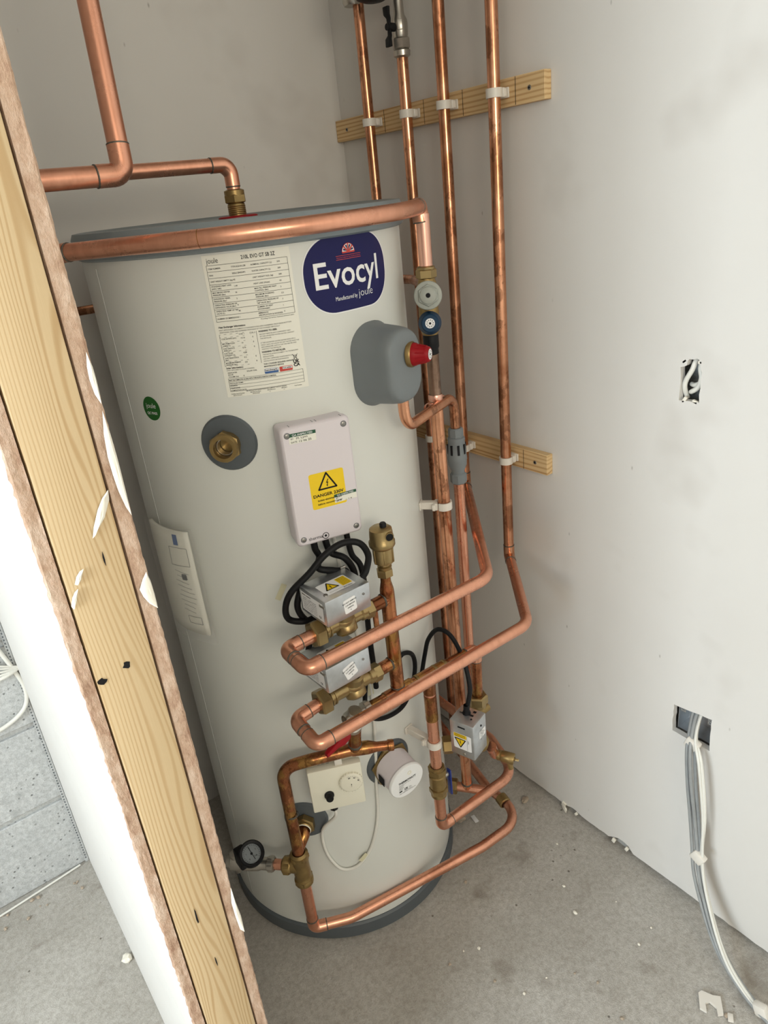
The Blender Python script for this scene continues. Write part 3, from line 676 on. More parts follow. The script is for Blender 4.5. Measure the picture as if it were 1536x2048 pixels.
m = MB(); m.box(wb_(D0 - .006, tc + .010, ZC + .062), (.014, .002, .030), Rm, .0005); m.build('strap', 'clip', ts)
# white flex from the thermostat looping up behind the pipework
f = cyl(-90, 0, RC)
def oc(th, z, r): return Vector((r * math.cos(rad(th)), r * math.sin(rad(th)), z))
p = [g0 + Vector((0, 0, -.010)), g0 + Vector((0, 0, -.034)) , oc(-125, .340, .285), oc(-125.5, .278, .280), oc(-122.5, .232, .279), oc(-118.5, .212, .279), oc(-112.5, .216, .279), oc(-106.5, .249, .279), oc(-102.5, .300, .279), oc(-100.6, .350, .279), oc(-99.6, .42, .279), oc(-98.4, .478, .279), oc(-97.2, .55, .279), oc(-96.5, .635, .279), oc(-97.5, .72, .279), oc(-99.5, .80, .279), oc(-100.5, .86, .279), oc(-102, .93, .279), oc(-103, .992, .281)]
tag(MB().tube(spline(p, 6), .0033, 10).build('thermostat_flex', 'white_cable'), 'thin white flex hanging in a loop below the cream thermostat', 'cable')
m = MB(); f = cyl(-110.0, .236); patch(m, f, 0, 0, .022, .010, 0, .0068, 3, .75); tag(m.build('tape_piece', 'tape'), 'small strip of masking tape over the bottom of the white flex loop', 'tape')
m = MB(); f = cyl(-112, .885); patch(m, f, -.060, .014, .010, .034, 0, .0006, 2, -.5); tag(m.build('tape_piece', 'tape'), 'strip of tape left of the upper silver valve box', 'tape')
m = MB(); f = cyl(-97.0, .655); patch(m, f, 0, 0, .013, .034, 0, .0065, 2, .05); tag(m.build('tape_piece', 'tape'), 'strip of tape holding the white flex below the lower silver valve box', 'tape')

# --- wiring centre box
th2 = -103; n, t, u = frame(th2); D1 = .312; tc, zc = -.0135, 1.1005; wd, ht = .115, .203
wc = thing('wiring_box', 'upright white plastic wiring box with yellow danger sticker on the cylinder front', 'junction box', n * (RC + .01) + t * tc + u * zc)
Rm = basis(t, n, u)
P_ = lambda a, b, d: n * (D1 + d) + t * (tc + a) + u * (zc + b)
rows = []
for w_, h_, cr, d in ((wd - .003, ht - .003, .007, -.040), (wd - .003, ht - .003, .007, -.0155), (wd, ht, .008, -.0150), (wd, ht, .008, -.005), (wd - .003, ht - .003, .008, -.0015), (wd - .008, ht - .008, .007, 0), (.001, .001, .0003, 0)):
    rows.append([P_(a, b, d) for a, b in rr_(w_, h_, cr, 5)])
cs = MB().grid(rows[:-1], closed_u=True).add(rows[-2], [tuple(range(len(rows[-2])))], False).build('case', 'box_white', wc)
for sx, sy in ((-1, 1), (1, 1), (-1, -1), (1, -1)):
    q = P_(sx * (wd / 2 - .011), sy * (ht / 2 - .0125), 0)
    s_ = MB().lathe(q, n, [(.0050, .0002), (.0046, .0008), (.0040, .0002), (.0040, -.0001)], 20).build('screw_socket', 'grey_dark', wc)
    m = MB(); m.lathe(q, n, [(.0036, .0004), (.0028, .0010), (0, .0010)], 16); m.box(q + n * .0011, (.005, .0004, .0009), Rm); m.build('screw', 'steel', s_)
m = MB()
for a in (-.040, -.002, .004, .045): m.box(P_(a, ht / 2 - .0005, -.009), (.0009, .010, .0014), Rm)
m.split('knockout_line', 'grey_dark', wc)
f = plane(P_(0, 0, 0), t, u)
def qa(cx, cy, rot, sc=1.0):
    st = patch(MB(), f, cx, cy, .044 * sc, .0165 * sc, 0, .0002, 2, rot).build('inspection_sticker', 'paper', wc)
    ca, sa = math.cos(rot), math.sin(rot); q = lambda x, y: (cx + x * ca - y * sa, cy + x * sa + y * ca)
    m = MB(); patch(m, f, *q(0, .0055 * sc), .044 * sc, .0055 * sc, 0, .0004, 2, rot); m.build('sticker_band', 'dkgreen', st)
    m = MB(); text(m, f, 'QA INSPECTED', *q(0, .0038 * sc), .0045 * sc, .01, 'C', .0006, .033 * sc, rot); m.build('band_lettering', 'white_print', st)
    m = MB(); text(m, f, 'BY', *q(-.019 * sc, -.0015 * sc), .004 * sc, .0, 'L', .0005, None, rot); text(m, f, 'DATE', *q(-.019 * sc, -.0070 * sc), .004 * sc, .0, 'L', .0005, None, rot)
    return m, q, st
m, q, st = qa(-.0225, .0825, -.03); text(m, f, 'M. Lynn', *q(-.010, -.0020), .005, 0, 'L', .0005, .018, .02); text(m, f, '12 06 25', *q(-.006, -.0072), .0046, 0, 'L', .0005, .020, 0); m.build('sticker_print', 'ink', st)
m, q, st = qa(.0345, -.0315, .02, .88); text(m, f, '~ 1 4', *q(-.001, -.0070), .004, 0, 'L', .0005, .011, 0); m.build('sticker_print', 'ink', st)
ds2 = patch(MB(), f, .0065, -.0120, .059, .0610, .003, .0001, 12).build('danger_sticker', 'yellow', wc)
danger_triangle(ds2, f, .0065, -.0015, .0175, lift=.0004)
m = MB(); text(m, f, 'DANGER 230V', .0065, -.0225, .0072, .025, 'C', .0004, .052); text(m, f, 'Isolate electrical supply', .0075, -.0300, .0046, .02, 'C', .0004, .041); text(m, f, 'before removing cover', .0075, -.0365, .0046, .02, 'C', .0004, .042); m.build('danger_lettering', 'ink', ds2)
m = MB(); text(m, f, 'therma', -.038, -.0935, .0082, .0, 'L', .0003, .024)
for k in range(24):
    a, b = 2 * PI * k / 24, 2 * PI * (k + 1) / 24; bar(m, f, (-.0085 + .0052 * math.cos(a), -.0915 + .0052 * math.sin(a)), (-.0085 + .0052 * math.cos(b), -.0915 + .0052 * math.sin(b)), .0011, .0003)
patch(m, f, -.0085, -.0915, .0042, .0042, .002, .0003, 8); m.build('maker_mark', 'ink', wc)
# black conduit from the wiring box to the valve heads
def cable(name, pts, r, label, mat='black', cat='cable', n_=7):
    return tag(MB().tube(spline(pts, n_), r, 12).build(name, mat), label, cat)
bz = zc - ht / 2 + .002
A = lambda a, dz, d=-.018: n * (D1 + d) + t * (tc + a) + u * (bz + dz)
cable('valve_cable', [A(-.026, 0), A(-.025, -.020), A(-.020, -.036), (-.115, -.300, .957), (-.090, -.310, .946), (-.060, -.298, .925), (-.06, -.292, .88)], .0058, 'leftmost black cable under the white wiring box')
cable('valve_cable', [A(-.006, 0), A(-.004, -.018), A(.002, -.036), (-.062, -.300, .955), (-.045, -.296, .92), (-.045, -.292, .88)], .0058, 'middle black cable under the white wiring box')
cable('valve_cable', [A(.033, .002), A(.034, -.02), A(.038, -.05), (-.032, -.300, .925), (-.030, -.300, .86), (-.032, -.298, .80), (-.030, -.296, .70), (-.028, -.292, .66)], .0052, 'right-hand black cable running straight down behind the valves')
cable('valve_cable', [(-.077, -.372, .952), (-.068, -.372, .962), (-.050, -.355, .976), (-.052, -.335, .992), (-.078, -.325, .998), (-.110, -.318, .986), (-.140, -.312, .962), (-.172, -.300, .935), (-.182, -.290, .905), (-.176, -.285, .878), (-.150, -.295, .868), (-.12, -.298, .872)], .0056, 'big black cable loop around the upper silver valve box')
cable('valve_cable', [(-.150, -.292, .93), (-.160, -.290, .90), (-.152, -.288, .872), (-.130, -.288, .84), (-.155, -.300, .826), (-.165, -.312, .80), (-.15, -.312, .775)], .0056, 'black cable down to the lower silver valve box')
cable('valve_cable', [(-.052, -.300, .70), (-.06, -.300, .66), (-.055, -.290, .61), (-.02, -.284, .575), (.03, -.283, .572), (.066, -.276, .60), (.082, -.272, .64), (.075, -.275, .675), (.050, -.279, .69), (.03, -.280, .675), (.02, -.281, .66)], .0046, 'black cable loop behind the sloping pipes low on the right')
cable('valve_cable', [(.103, -.262, .600), (.116, -.264, .65), (.124, -.270, .685), (.138, -.285, .708), (.148, -.312, .70), (.148, -.345, .66), (.140, -.368, .61), (.128, -.372, .575), (.124, -.372, .552)], .0046, 'short black cable dropping into the small silver valve box')
# ============================================================ ZONE VALVES
def zone_head(root, c, sz, Rm, title_flip=False):
    # silver motor head: c centre, local axes columns of Rm: ex right, ey inwards, ez up
    ex, ey, ez = Rm.col[0], Rm.col[1], Rm.col[2]; w_, d_, h_ = sz
    hb = MB().box(c, sz, Rm, .0025, 2).build('motor_cover', 'galv', root)
    return hb, ex, ey, ez
def hazard_label(parent, f, w_, h_, side='R'):
    # white label with black-edged yellow triangle and yellow text panel
    lb = patch(MB(), f, 0, 0, w_, h_, .0012, .0003, 6).build('hazard_label', 'white_print', parent)
    s = h_ * .36
    if side == 'R':
        m = MB(); patch(m, f, w_ * .30, h_ * .06, w_ * .33, h_ * .70, 0, .0005, 2); m.build('label_panel', 'yellow', lb)
        cx, cy = -w_ * .16, h_ * .02
    else:
        m = MB(); patch(m, f, -w_ * .12, h_ * .36, w_ * .72, h_ * .24, 0, .0005, 2); m.build('label_panel', 'yellow', lb)
        cx, cy = -w_ * .12, -h_ * .02
    fl = side != 'R'; k = -1 if fl else 1
    m = MB(); poly(m, f, [(cx + s * .95 * math.cos(rad(a)), cy + k * s * .95 * math.sin(rad(a))) for a in (90, 210, 330)], .0005); m.build('hazard_fill', 'yellow', lb)
    danger_triangle(lb, f, cx, cy, s, flip=fl, lift=.0008)
    m = MB()
    if side == 'R':
        for j in range(7): patch(m, f, w_ * .30, h_ * (.34 - .095 * j), w_ * .27, h_ * .022, 0, .0007, 1)
        patch(m, f, -w_ * .02, -h_ * .37, w_ * .7, .0004, 0, .0007, 1); text(m, f, 'MOTORISED', w_ * .1, -h_ * .46, h_ * .08, .02, 'L', .0007, w_ * .3)
    else:
        for j in range(3): patch(m, f, -w_ * .12, h_ * (.43 - .07 * j), w_ * .6, h_ * .02, 0, .0007, 1)
        bar(m, f, (w_ * .27, h_ * .45), (w_ * .27, -h_ * .45), .0004, .0007); text(m, f, 'VALVE', w_ * .36, -h_ * .0, h_ * .07, .02, 'L', .0007, None, PI / 2)
    m.build('label_print', 'ink', lb)
def rating_label(parent, f, w_, h_, lines=7):
    lb = patch(MB(), f, 0, 0, w_, h_, 0, .0003, 2).build('rating_label', 'white_print', parent); m = MB()
    text(m, f, 'Motor actuator', -w_ * .44, h_ * .36, h_ * .12, .02, 'L', .0006, w_ * .4)
    for j in range(lines): text(m, f, ['230V~ 50Hz 6W', 'IP40 T50  3(1)A', 'Brown live  Blue neutral', 'Orange aux  Grey live', 'White on  Green earth', 'Disconnect supply before', 'removing the cover'][j % 7], -w_ * .42, h_ * (.20 - .10 * j), h_ * .075, 0, 'L', .0006, w_ * .62)
    text(m, f, 'CE', w_ * .28, -h_ * .38, h_ * .16, .02, 'L', .0006); m.build('label_print', 'ink', lb)
def small_label(parent, f, w_, h_, rot=0):
    lb = patch(MB(), f, 0, 0, w_, h_, .0025, .0003, 8, rot).build('text_label', 'white_print', parent); m = MB()
    for k, q in enumerate(['DO NOT REMOVE', 'CLIP BEFORE', 'WIRING', 'C']): text(m, f, q, -.0 - math.sin(rot) * (h_ * (.22 - .2 * k)), math.cos(rot) * h_ * (.22 - .2 * k), h_ * .13, .015, 'C', .0006, None, rot)
    m.build('label_print', 'ink', lb)
def brass_body(root, y, z, xl, xr, xc):
    m = MB(); m.lathe((xl, y, z), (1, 0, 0), [(.0125, 0), (.0135, .004), (.0125, .014), (.0135, (xc - xl) - .014)], 28)
    m.lathe((xc, y, z), (1, 0, 0), [(.0135, -.016), (.0200, -.008), (.0215, 0), (.0200, .008), (.0135, .016)], 28)
    m.lathe((xc, y, z), (1, 0, 0), [(.0135, .012), (.0125, xr - xc - .016), (.0150, xr - xc - .013), (.0150, xr - xc)], 28)
    m.lathe((xc, y, z), (0, -.35, 1), [(.0170, 0), (.0170, .028), (.0120, .030)], 28)
    m.lathe((xc, y, z), (0, -.5, -1), [(.0175, 0), (.0195, .012), (.0185, .020), (.012, .024), (0, .025)], 28)
    m.build('valve_body', 'brass', root)
    m = MB(); m.nut((xl - .010, y, z), (1, 0, 0), .0235, .021, .0115); m.build('union_nut', 'brass', root)
    m = MB(); m.lathe((xl, y, z), (1, 0, 0), [(.0165, .002), (.0165, .0055), (.0145, .006), (.0145, .009), (.016, .0095), (.016, .012)], 28); m.build('thread', 'brass', root)
    m = MB(); m.nut((xr + .003, y, z), (1, 0, 0), .0170, .018, .0115, 6, .4); m.build('outlet_nut', 'brass', root)
YV = -.34
def zone_valve(zv, hc, label, rotz, tilt, lab_rot):
    zr = thing('zone_valve', label, 'valve', (-.10, YV, zv))
    xs = -.148 if zv > .8 else -.158
    brass_body(zr, YV, zv, xs, -.058, -.105)
    Rm = Matrix.Rotation(rotz, 3, 'Z') @ Matrix.Rotation(tilt, 3, 'X')
    hb, ex, ey, ez = zone_head(zr, hc, (.088, .076, .047), Rm); hc = Vector(hc)
    hazard_label(hb, plane(hc + ez * .0235 + ex * -.001 - ey * .006, ex, ey), .056, .037)
    small_label(hb, plane(hc - ey * .038 + ex * .002 - ez * .001, ex, ez), .024, .026, lab_rot)
    rating_label(hb, plane(hc - ex * .044 + ey * .001, -ey, ez), .062, .034)
    m = MB(); m.lathe(hc - ey * .038 + ex * .030 + ez * .007, -ey, [(.0022, 0), (.0022, .001), (.0012, .0014), (0, .001)], 12); m.lathe(hc + ez * .0235 - ex * .030 - ey * .020, ez, [(.0040, 0), (.0036, .001), (0, .0013)], 14); m.split('rivet', 'steel', hb)
    m = MB(); m.box(hc - ex * .0445 + ez * .012 - ey * .028, (.001, .014, .004), Rm); m.box(hc + ex * .040 + ey * .030 + ez * .025, (.010, .003, .004), Rm, .0006); m.split('cover_catch', 'nickel', hb)
    return zr
zone_valve(.868, (-.115, -.3425, .9215), 'upper silver motorised zone valve below the white wiring box', .03, .03, .10)
zone_valve(.735, (-.132, -.3425, .8000), 'lower silver motorised zone valve directly beneath the other one', .03, -.02, .32)
m = MB(); m.box((-.044, -.345, .845), (.010, .004, .030), None, .0008); tag(m.build('wire_connector', M['copper_burnt']), 'small orange wire connector between the two silver valve boxes', 'connector')

# third valve, low on the right
z3 = thing('zone_valve', 'small upright silver motorised zone valve above the floor on the right', 'valve', (.18, -.34, .42))
cn = [Vector((.087, -.360, 0)), Vector((.105, -.410, 0)), Vector((.153, -.395, 0)), Vector((.130, -.348, 0))]
zt, zb = .556, .476
ex = (cn[2] - cn[1]).normalized(); ey = (cn[0] - cn[1]).normalized(); ey = (ey - ey.dot(ex) * ex).normalized(); c3 = (cn[0] + cn[2]) / 2 + Vector((0, 0, (zt + zb) / 2))
R3 = basis(ex, ey, (0, 0, 1)); c3 = Vector((.1195, -.379, .516))
hb, ex, ey, ez = zone_head(z3, c3, (.051, .054, .084), R3)
hazard_label(hb, plane(c3 - ex * .0256 - ez * .004 - ey * .001, -ey, ez), .040, .038, 'L')
small_label(hb, plane(c3 - ey * .0270 + ex * .008 + ez * .005, ex, ez), .018, .024, PI / 2)
m = MB(); m.box(c3 + ez * .0423 + ex * .004 + ey * .004, (.004, .030, .001), R3); m.box(c3 + ez * .0423 + ex * .016 - ey * .008, (.005, .006, .001), R3); m.box(c3 + ez * .0423 + ex * .016 + ey * .012, (.003, .005, .001), R3)
m.box(c3 - ex * .0256 + ez * .031, (.001, .016, .003), R3); m.lathe(c3 + ez * .042 - ex * .006 - ey * .012, ez, [(.002, 0), (.002, .001), (0, .001)], 10); m.lathe(c3 - ey * .027 + ex * .004 + ez * .026, -ey, [(.0022, 0), (.002, .0012), (0, .001)], 12); m.split('slot', 'ink', hb)
m = MB(); m.box(c3 + ez * .044 + ey * .010 + ex * .004, (.003, .016, .004), R3, .0008); m.lathe(c3 - ex * .0256 - ez * .034 - ey * .003, -ex, [(.0035, 0), (.003, .001), (0, .0013)], 12); m.split('lever_tab', 'nickel', hb)
m = MB(); m.lathe((.124, -.372, .552), (0, 0, 1), [(.0085, 0), (.0085, .008), (.0062, .014), (.0055, .026)], 16); m.build('strain_relief', 'black', hb)
m = MB(); vb = Vector((.182, -.335, .425)); dv = Vector((.045, -.05, -.03)).normalized()
m.lathe(vb - dv * .045, dv, [(.0125, 0), (.0135, .02), (.0215, .035), (.0225, .045), (.0215, .055), (.0135, .066)], 26)
m.lathe(vb + dv * .0, (0, 0, 1), [(.016, 0), (.015, .055), (.0125, .075), (.0125, .100)], 26); m.lathe(vb + Vector((.03, .0, .075)), (-1, 0, 0), [(0, -.004), (.009, -.003), (.010, .01), (.008, .03)], 18)
m.build('valve_body', 'brass_old', z3)
m = MB(); m.nut((.1865, -.337, .538), (0, 0, 1), .0215, .022, .0115, 6, .2); m.lathe((.1865, -.337, .525), (0, 0, 1), [(.0165, -.006), (.0175, 0), (.0175, .004), (.0150, .005)], 24); m.build('union_nut', 'brass', z3)
m = MB(); m.nut((.129, -.297, .424), (Vector((.132, -.297, .424)) - vb).normalized(), .0195, .022, .0115, 6, .5); m.build('inlet_nut', 'brass_old', z3)

# ============================================================ PIPEWORK
R = .0114
def run(label, loc, name='pipe_run', cat='pipe', group=None): return thing(name, label, cat, loc, group)
# wall risers
V1, V2, V3_, V4 = (.44, .190), (.44, .060), (.44, -.055), (.44, -.190)
p1 = run('farthest vertical copper pipe on the right wall, nearest the room corner', (*V1, 0)); pipe(p1, [(*V1, .04), (*V1, 2.0)], R, mat='copper_worn')
p2 = run('vertical copper pipe hanging below the nickel ball valve', (*V2, 0)); pipe(p2, [(*V2, .04), (*V2, 1.762)], R, mat='copper_worn')
# third riser turns out into the room and feeds the upper valve
yr = -.405
p3 = run('long copper pipe sweeping from the wall to the front of the upper silver valve', (*V3_, 0))
pts = [(*V3_, 2.3), (*V3_, .868), (.168, yr, .862), (-.218, yr, .862), (-.218, -.340, .866), (-.150, -.340, .868)]
pipe(p3, pts, R, [.016, .055, .013, .013], 'copper_worn', elbows=())
o = p3.children[0]; bpy.data.objects.remove(o)
pipe(p3, pts[:2] + [(.40, -.105, .867)], R, [.013], 'copper_worn', elbows=(1,))
pipe(p3, [(.42, -.08, .8675)] + pts[2:], R, [.050, .013, .013], 'copper', elbows=(2, 3))
p4 = run('long copper pipe sweeping from the wall to the front of the lower silver valve', (*V4, 0))
pts = [(*V4, 2.3), (*V4, .722), (.268, yr, .715), (-.224, yr, .716), (-.224, -.340, .728), (-.160, -.340, .735)]
pipe(p4, pts[:2] + [(.40, -.24, .72)], R, [.013], 'copper_worn', elbows=(1,))
pipe(p4, [(.42, -.215, .7215)] + pts[2:], R, [.050, .013, .013], 'copper', elbows=(2, 3))
# manifold riser with two tees
XRi = -.011
mf = run('flame-browned copper riser with two side tees beneath the brass air vent', (XRi, YV, .668))
MB().tube([(XRi, YV, .668), (XRi, YV, .880), (XRi, YV, .890), (XRi, YV, .904), (XRi, YV, .925)], [.0128, .0128, .0122, .0092, .0088], 22).build('riser', 'copper_burnt', mf)
for z in (.868, .735):
    MB().tube([(-.056, YV, z), (-.010, YV, z + .002)], .0118, 20).build('tee_branch', 'copper_burnt', mf)
    m = MB(); ring(m, (XRi - .0115, YV, z + .002), (1, 0, 0), .0128, .004); m.build('solder_ring', 'solder', mf)
m = MB(); ring(m, (XRi, YV, .682), (0, 0, 1), .0136, .004); m.build('solder_ring', 'solder', mf)
mm = pipe(mf, [(-.085, YV, .668), (.186, YV, .664), (.1865, -.337, .55)], R, [.02], 'copper_burnt', 'manifold_pipe', elbows=(1,))
for x in (-.040, .018, .034, .078, .102):
    m = MB(); ring(m, (x, YV, .667), (1, 0, 0), .0127, .007); m.build('tee_collar', 'brass_old', mf)
MB().tube([(-.042, YV, .668), (.020, YV, .668)], .0126, 20).build('tee', 'copper_burnt', mf)
MB().tube([(.036, YV, .667), (.100, YV, .666)], .0126, 20).build('tee', 'copper_burnt', mf)
MB().tube([(.062, YV, .666), (.0615, YV, .625)], .0126, 20).build('tee_branch', 'copper_burnt', mf)
# branch down to the floor elbow and out under the third valve
l1 = run('copper drop through a white clip that turns along the floor to the right', (.062, YV, 0))
pts = [(.0615, YV, .63), (.0615, YV, .272), (.285, YV + .002, .270), (.325, -.22, .27), (.335, .33, .27)]
pipe(l1, pts, .0116, [.013, .06, .05], 'copper', elbows=(1,))
MB().tube([(.0615, YV, .62), (.0615, YV, .56)], .0125, 20).build('reducer', 'copper_burnt', l1)
iv = thing('isolation_valve', 'brass isolation valve with a thin blue lever, right of the white heater cap', 'valve', (.0615, YV, .405))
m = MB(); zc_ = .402; m.lathe((.0615, YV, zc_), (0, 0, 1), [(.0125, -.042), (.0165, -.040), (.0165, -.030), (.0150, -.028), (.0150, -.016), (.0175, -.014), (.0175, .014), (.0150, .016), (.0165, .028), (.0165, .036), (.0125, .038)], 26); m.build('valve_body', 'brass_old', iv)
m = MB(); m.nut((.0615, YV, zc_ + .026), (0, 0, 1), .0195, .014, .0115); m.nut((.0615, YV, zc_ - .026), (0, 0, 1), .0195, .014, .0115, 6, .3); m.split('compression_nut', 'brass_old', iv)
m = MB(); m.box((.0895, YV - .004, zc_ - .020), (.004, .012, .066), None, .0015); m.build('blue_lever', 'blue_lever', iv)
m = MB(); m.lathe((.0615, YV, zc_), (1, .0, 0), [(.006, 0), (.006, .028), (0, .029)], 14); m.build('spindle', 'nickel', iv)
# lower tee run under the third valve
lt = run('short copper tee with brass nut below the small silver valve', (.23, -.24, .19))
a_, b_ = Vector((.208, -.217, .192)), Vector((.252, -.272, .190))
MB().tube([a_, b_], .0112, 20).build('tee', 'copper', lt); m = MB(); ring(m, (.2255, -.238, .207), (0, 0, 1), .0135, .006); m.build('solder_ring', 'solder', lt)
m = MB(); m.nut(a_ - (b_ - a_).normalized() * .006, b_ - a_, .0185, .020, .011, 6, .2); m.lathe(a_, a_ - b_, [(.0150, .012), (.0140, .030), (0, .031)], 22); m.build('brass_nut', 'brass_old', lt)
# drain cock
dc_ = thing('drain_cock', 'brass drain cock on a short copper stub beside the small silver valve', 'valve', (.24, -.355, .36))
d0, d1 = Vector((.219, -.345, .374)), Vector((.243, -.387, .370)); dd = (d1 - d0).normalized()
MB().tube([vb + dv * .03, d0, d0 + dd * .012], [.0115, .0110, .0098], 18).build('stub', 'copper', dc_)
m = MB(); m.lathe(d0 + dd * .006, dd, [(.0105, 0), (.0115, .002), (.0115, .008), (.0105, .009), (.0125, .012), (.0125, .036), (.0115, .038), (0, .038)], 26)
for k in range(4): m.lathe(d0 + dd * (.012 + .003 * k), dd, [(.0112, 0), (.0122, .001), (.0112, .002)], 22)
m.tube([d0 + dd * .030, d0 + dd * .036 + Vector((0.0, 0, -.028))], .0062, 14); m.build('cock_body', 'brass_old', dc_)
m = MB(); m.box(d0 + dd * .049, (.010, .005, .005), basis(dd, dd.orthogonal().normalized(), dd.cross(dd.orthogonal().normalized())), .0006); m.lathe(d0 + dd * .040, dd, [(.005, 0), (.005, .005)], 12); m.build('square_key', 'brass', dc_)
# lowest pipe, running along the floor to the cold tee
RX, RY = -.2245, -.2355
l2 = run('lowest copper pipe crossing in front of the cylinder base', (RX, RY, .1))
pts = [(RX, RY, .262), (RX, RY, .103), (-.150, -.268, .100), (.185, -.325, .100), (.318, -.330, .100), (.322, -.20, .100), (.450, .30, .100)]
pipe(l2, pts, .0116, [.013, .10, .03, .075, .10], 'copper', elbows=(1,))
m = MB(); m.lathe((.318, -.262, .103), (.2, 1, .1), [(.012, -.012), (.0155, -.010), (.0155, .010), (.012, .012)], 22); m.build('brass_joint', 'brass_old', l2)
# cold riser, swept into the port
lr = run('browned copper riser bending over above the cream thermostat', (RX, RY, .3))
top = [(RX, RY, .315), (RX, RY, .548), (-.176, -.268, .560), (-.098, -.3015, .560)]
MB().tube(fillet(top, [.045, .03]), .0120, 20).build('riser', 'copper_burnt', lr)
MB().tube([(-.105, -.299, .560), (-.096, -.304, .560), (-.076, -.314, .558), (-.062, -.322, .556), (-.034, -.337, .553)], [.0128, .0135, .0132, .0095, .0092], 20).build('reducing_tee', 'copper_burnt', lr)
q0, q1 = Vector((-.062, -.322, .556)), Vector((-.034, -.337, .553)); qd = (q1 - q0).normalized()
MB().lathe(q1 - qd * .012, qd, [(.0095, 0), (.0112, .001), (.0112, .010), (.0105, .012), (.0085, .012), (.0085, .004), (0, .004)], 24).build('open_end', 'copper_burnt', lr)
MB().tube([(-.099, -.303, .562), (-.101, -.312, .600), (-.103, -.322, .625)], [.0125, .0122, .0115], 20).build('tee_branch', 'copper_burnt', lr)
m = MB(); ring(m, (-.0995, -.306, .575), (0, -.2, 1), .0132, .008); ring(m, (RX + .002, RY - .002, .43), (0, 0, 1), .0126, .004); m.build('solder_ring', 'solder', lr)
n, t, u = frame(-131.6); pc = Vector((0, 0, .363)) + n * RC
MB().tube(fillet([(RX, RY, .305), (RX + .002, RY + .002, .335), pc + n * .030 + Vector((0, 0, -.01)), pc + n * .012], [.02, .02]), .0120, 20).build('swept_branch', 'copper_burnt', lr)
cp = rosette(-131.6, .363, .046, hw)
m = MB(); m.nut(pc + n * .014, n, .0220, .016, .012); m.lathe(pc, n, [(.0165, .004), (.0165, .026), (.014, .028)], 26); m.build('port_nut', 'brass_old', hw)
m = MB(); m.lathe(pc + n * .024, n, [(.0140, 0), (.0150, .001), (.0150, .004), (.0140, .005)], 24); m.build('thread_seal', 'filler', hw)
# brass compression tee at the bottom with pressure valve and gauge
bt = thing('brass_tee', 'dull brass compression tee at the foot of the browned riser', 'fitting', (RX, RY, .29))
gd = (Vector((-.331, -.136, .29)) - Vector((-.232, -.239, .29))).normalized(); bc = Vector((RX, RY, .288))
m = MB(); m.lathe(bc, (0, 0, 1), [(.0135, -.046), (.0190, -.044), (.0195, -.034), (.0175, -.031), (.0165, -.022), (.0175, -.018), (.0165, -.004), (.0165, .016), (.0180, .020), (.0185, .036), (.0135, .040)], 28)
m.lathe(bc, gd, [(.0155, .004), (.0150, .020), (.0180, .024), (.0180, .036), (.013, .040)], 26); m.build('tee_body', 'brass_old', bt)
m = MB(); m.nut(bc + Vector((0, 0, -.036)), (0, 0, 1), .0205, .014, .0115); m.nut(bc + gd * .029, gd, .0200, .014, .0115, 6, .2); m.nut(bc + Vector((0, 0, .030)), (0, 0, 1), .0200, .010, .012, 6, .4); m.split('compression_nut', 'brass_old', bt)
prv = thing('pressure_valve', 'nickel pressure valve with a round black gauge beside the partition', 'valve', bc + gd * .09)
MB().tube([bc + gd * .034, bc + gd * .062], .0108, 20).build('stub', 'copper', prv)
m = MB(); m.lathe(bc, gd, [(.0115, .056), (.0150, .058), (.0150, .070), (.0130, .072), (.0125, .084), (.0150, .090), (.0160, .105), (.0165, .130), (.0180, .133), (.0180, .148), (.0140, .150), (.0130, .158), (0, .16)], 28); m.build('valve_body', 'nickel', prv)
m = MB(); m.nut(bc + gd * .064, gd, .0165, .012, .011); m.lathe(bc + gd * .140, (0, 0, -1), [(.006, .0), (.006, .028), (.0045, .030), (0, .030)], 14); m.lathe(bc + gd * .140, (0, 0, 1), [(.010, .0), (.010, .024), (0, .026)], 14); m.build('side_port', 'nickel', prv)
gc = Vector((-.302, -.185, .340)); gn = (Vector((-.6157, -1.2366, 1.30)) - gc).normalized(); gn = Vector((-.10, -.62, .76)).normalized()
gg = MB().lathe(gc, gn, [(.0, -.022), (.0245, -.022), (.0255, -.018), (.0255, .004), (.0235, .006), (.0195, .005), (.0185, -.001), (0, -.001)], 40).build('gauge', 'black', prv)
m = MB(); m.box(gc - gn * .020 + Vector((-.016, .010, -.004)), (.022, .030, .040), None, .004); m.tube([gc - gn * .018, bc + gd * .105], .010, 14); m.build('gauge_mount', 'black', prv)
ge = Vector((1, 0, 0)); ge = (ge - ge.dot(gn) * gn).normalized(); gf = plane(gc + gn * .0, ge, gn.cross(ge))
patch(MB(), gf, 0, 0, .0366, .0366, .0182, -.0006, 20).build('gauge_face', 'grey_plastic', gg)
m = MB()
for k in range(21): a = rad(225 - k * 13.5); bar(m, gf, (.0145 * math.cos(a), .0145 * math.sin(a)), (.0170 * math.cos(a), .0170 * math.sin(a)), .0006, .0)
for k, s_ in enumerate(('0', '1', '2', '3', '4')): a = rad(225 - k * 67.5); text(m, gf, s_, .0108 * math.cos(a), .0108 * math.sin(a) - .0015, .0042, .01, 'C', 0)
bar(m, gf, (.002, -.013), (-.001, .015), .0012, .0008); patch(m, gf, 0, 0, .005, .005, .0024, .0009, 8); text(m, gf, 'bar', .006, -.008, .0045, 0, 'C', 0); m.build('gauge_needle', 'ink', gg)
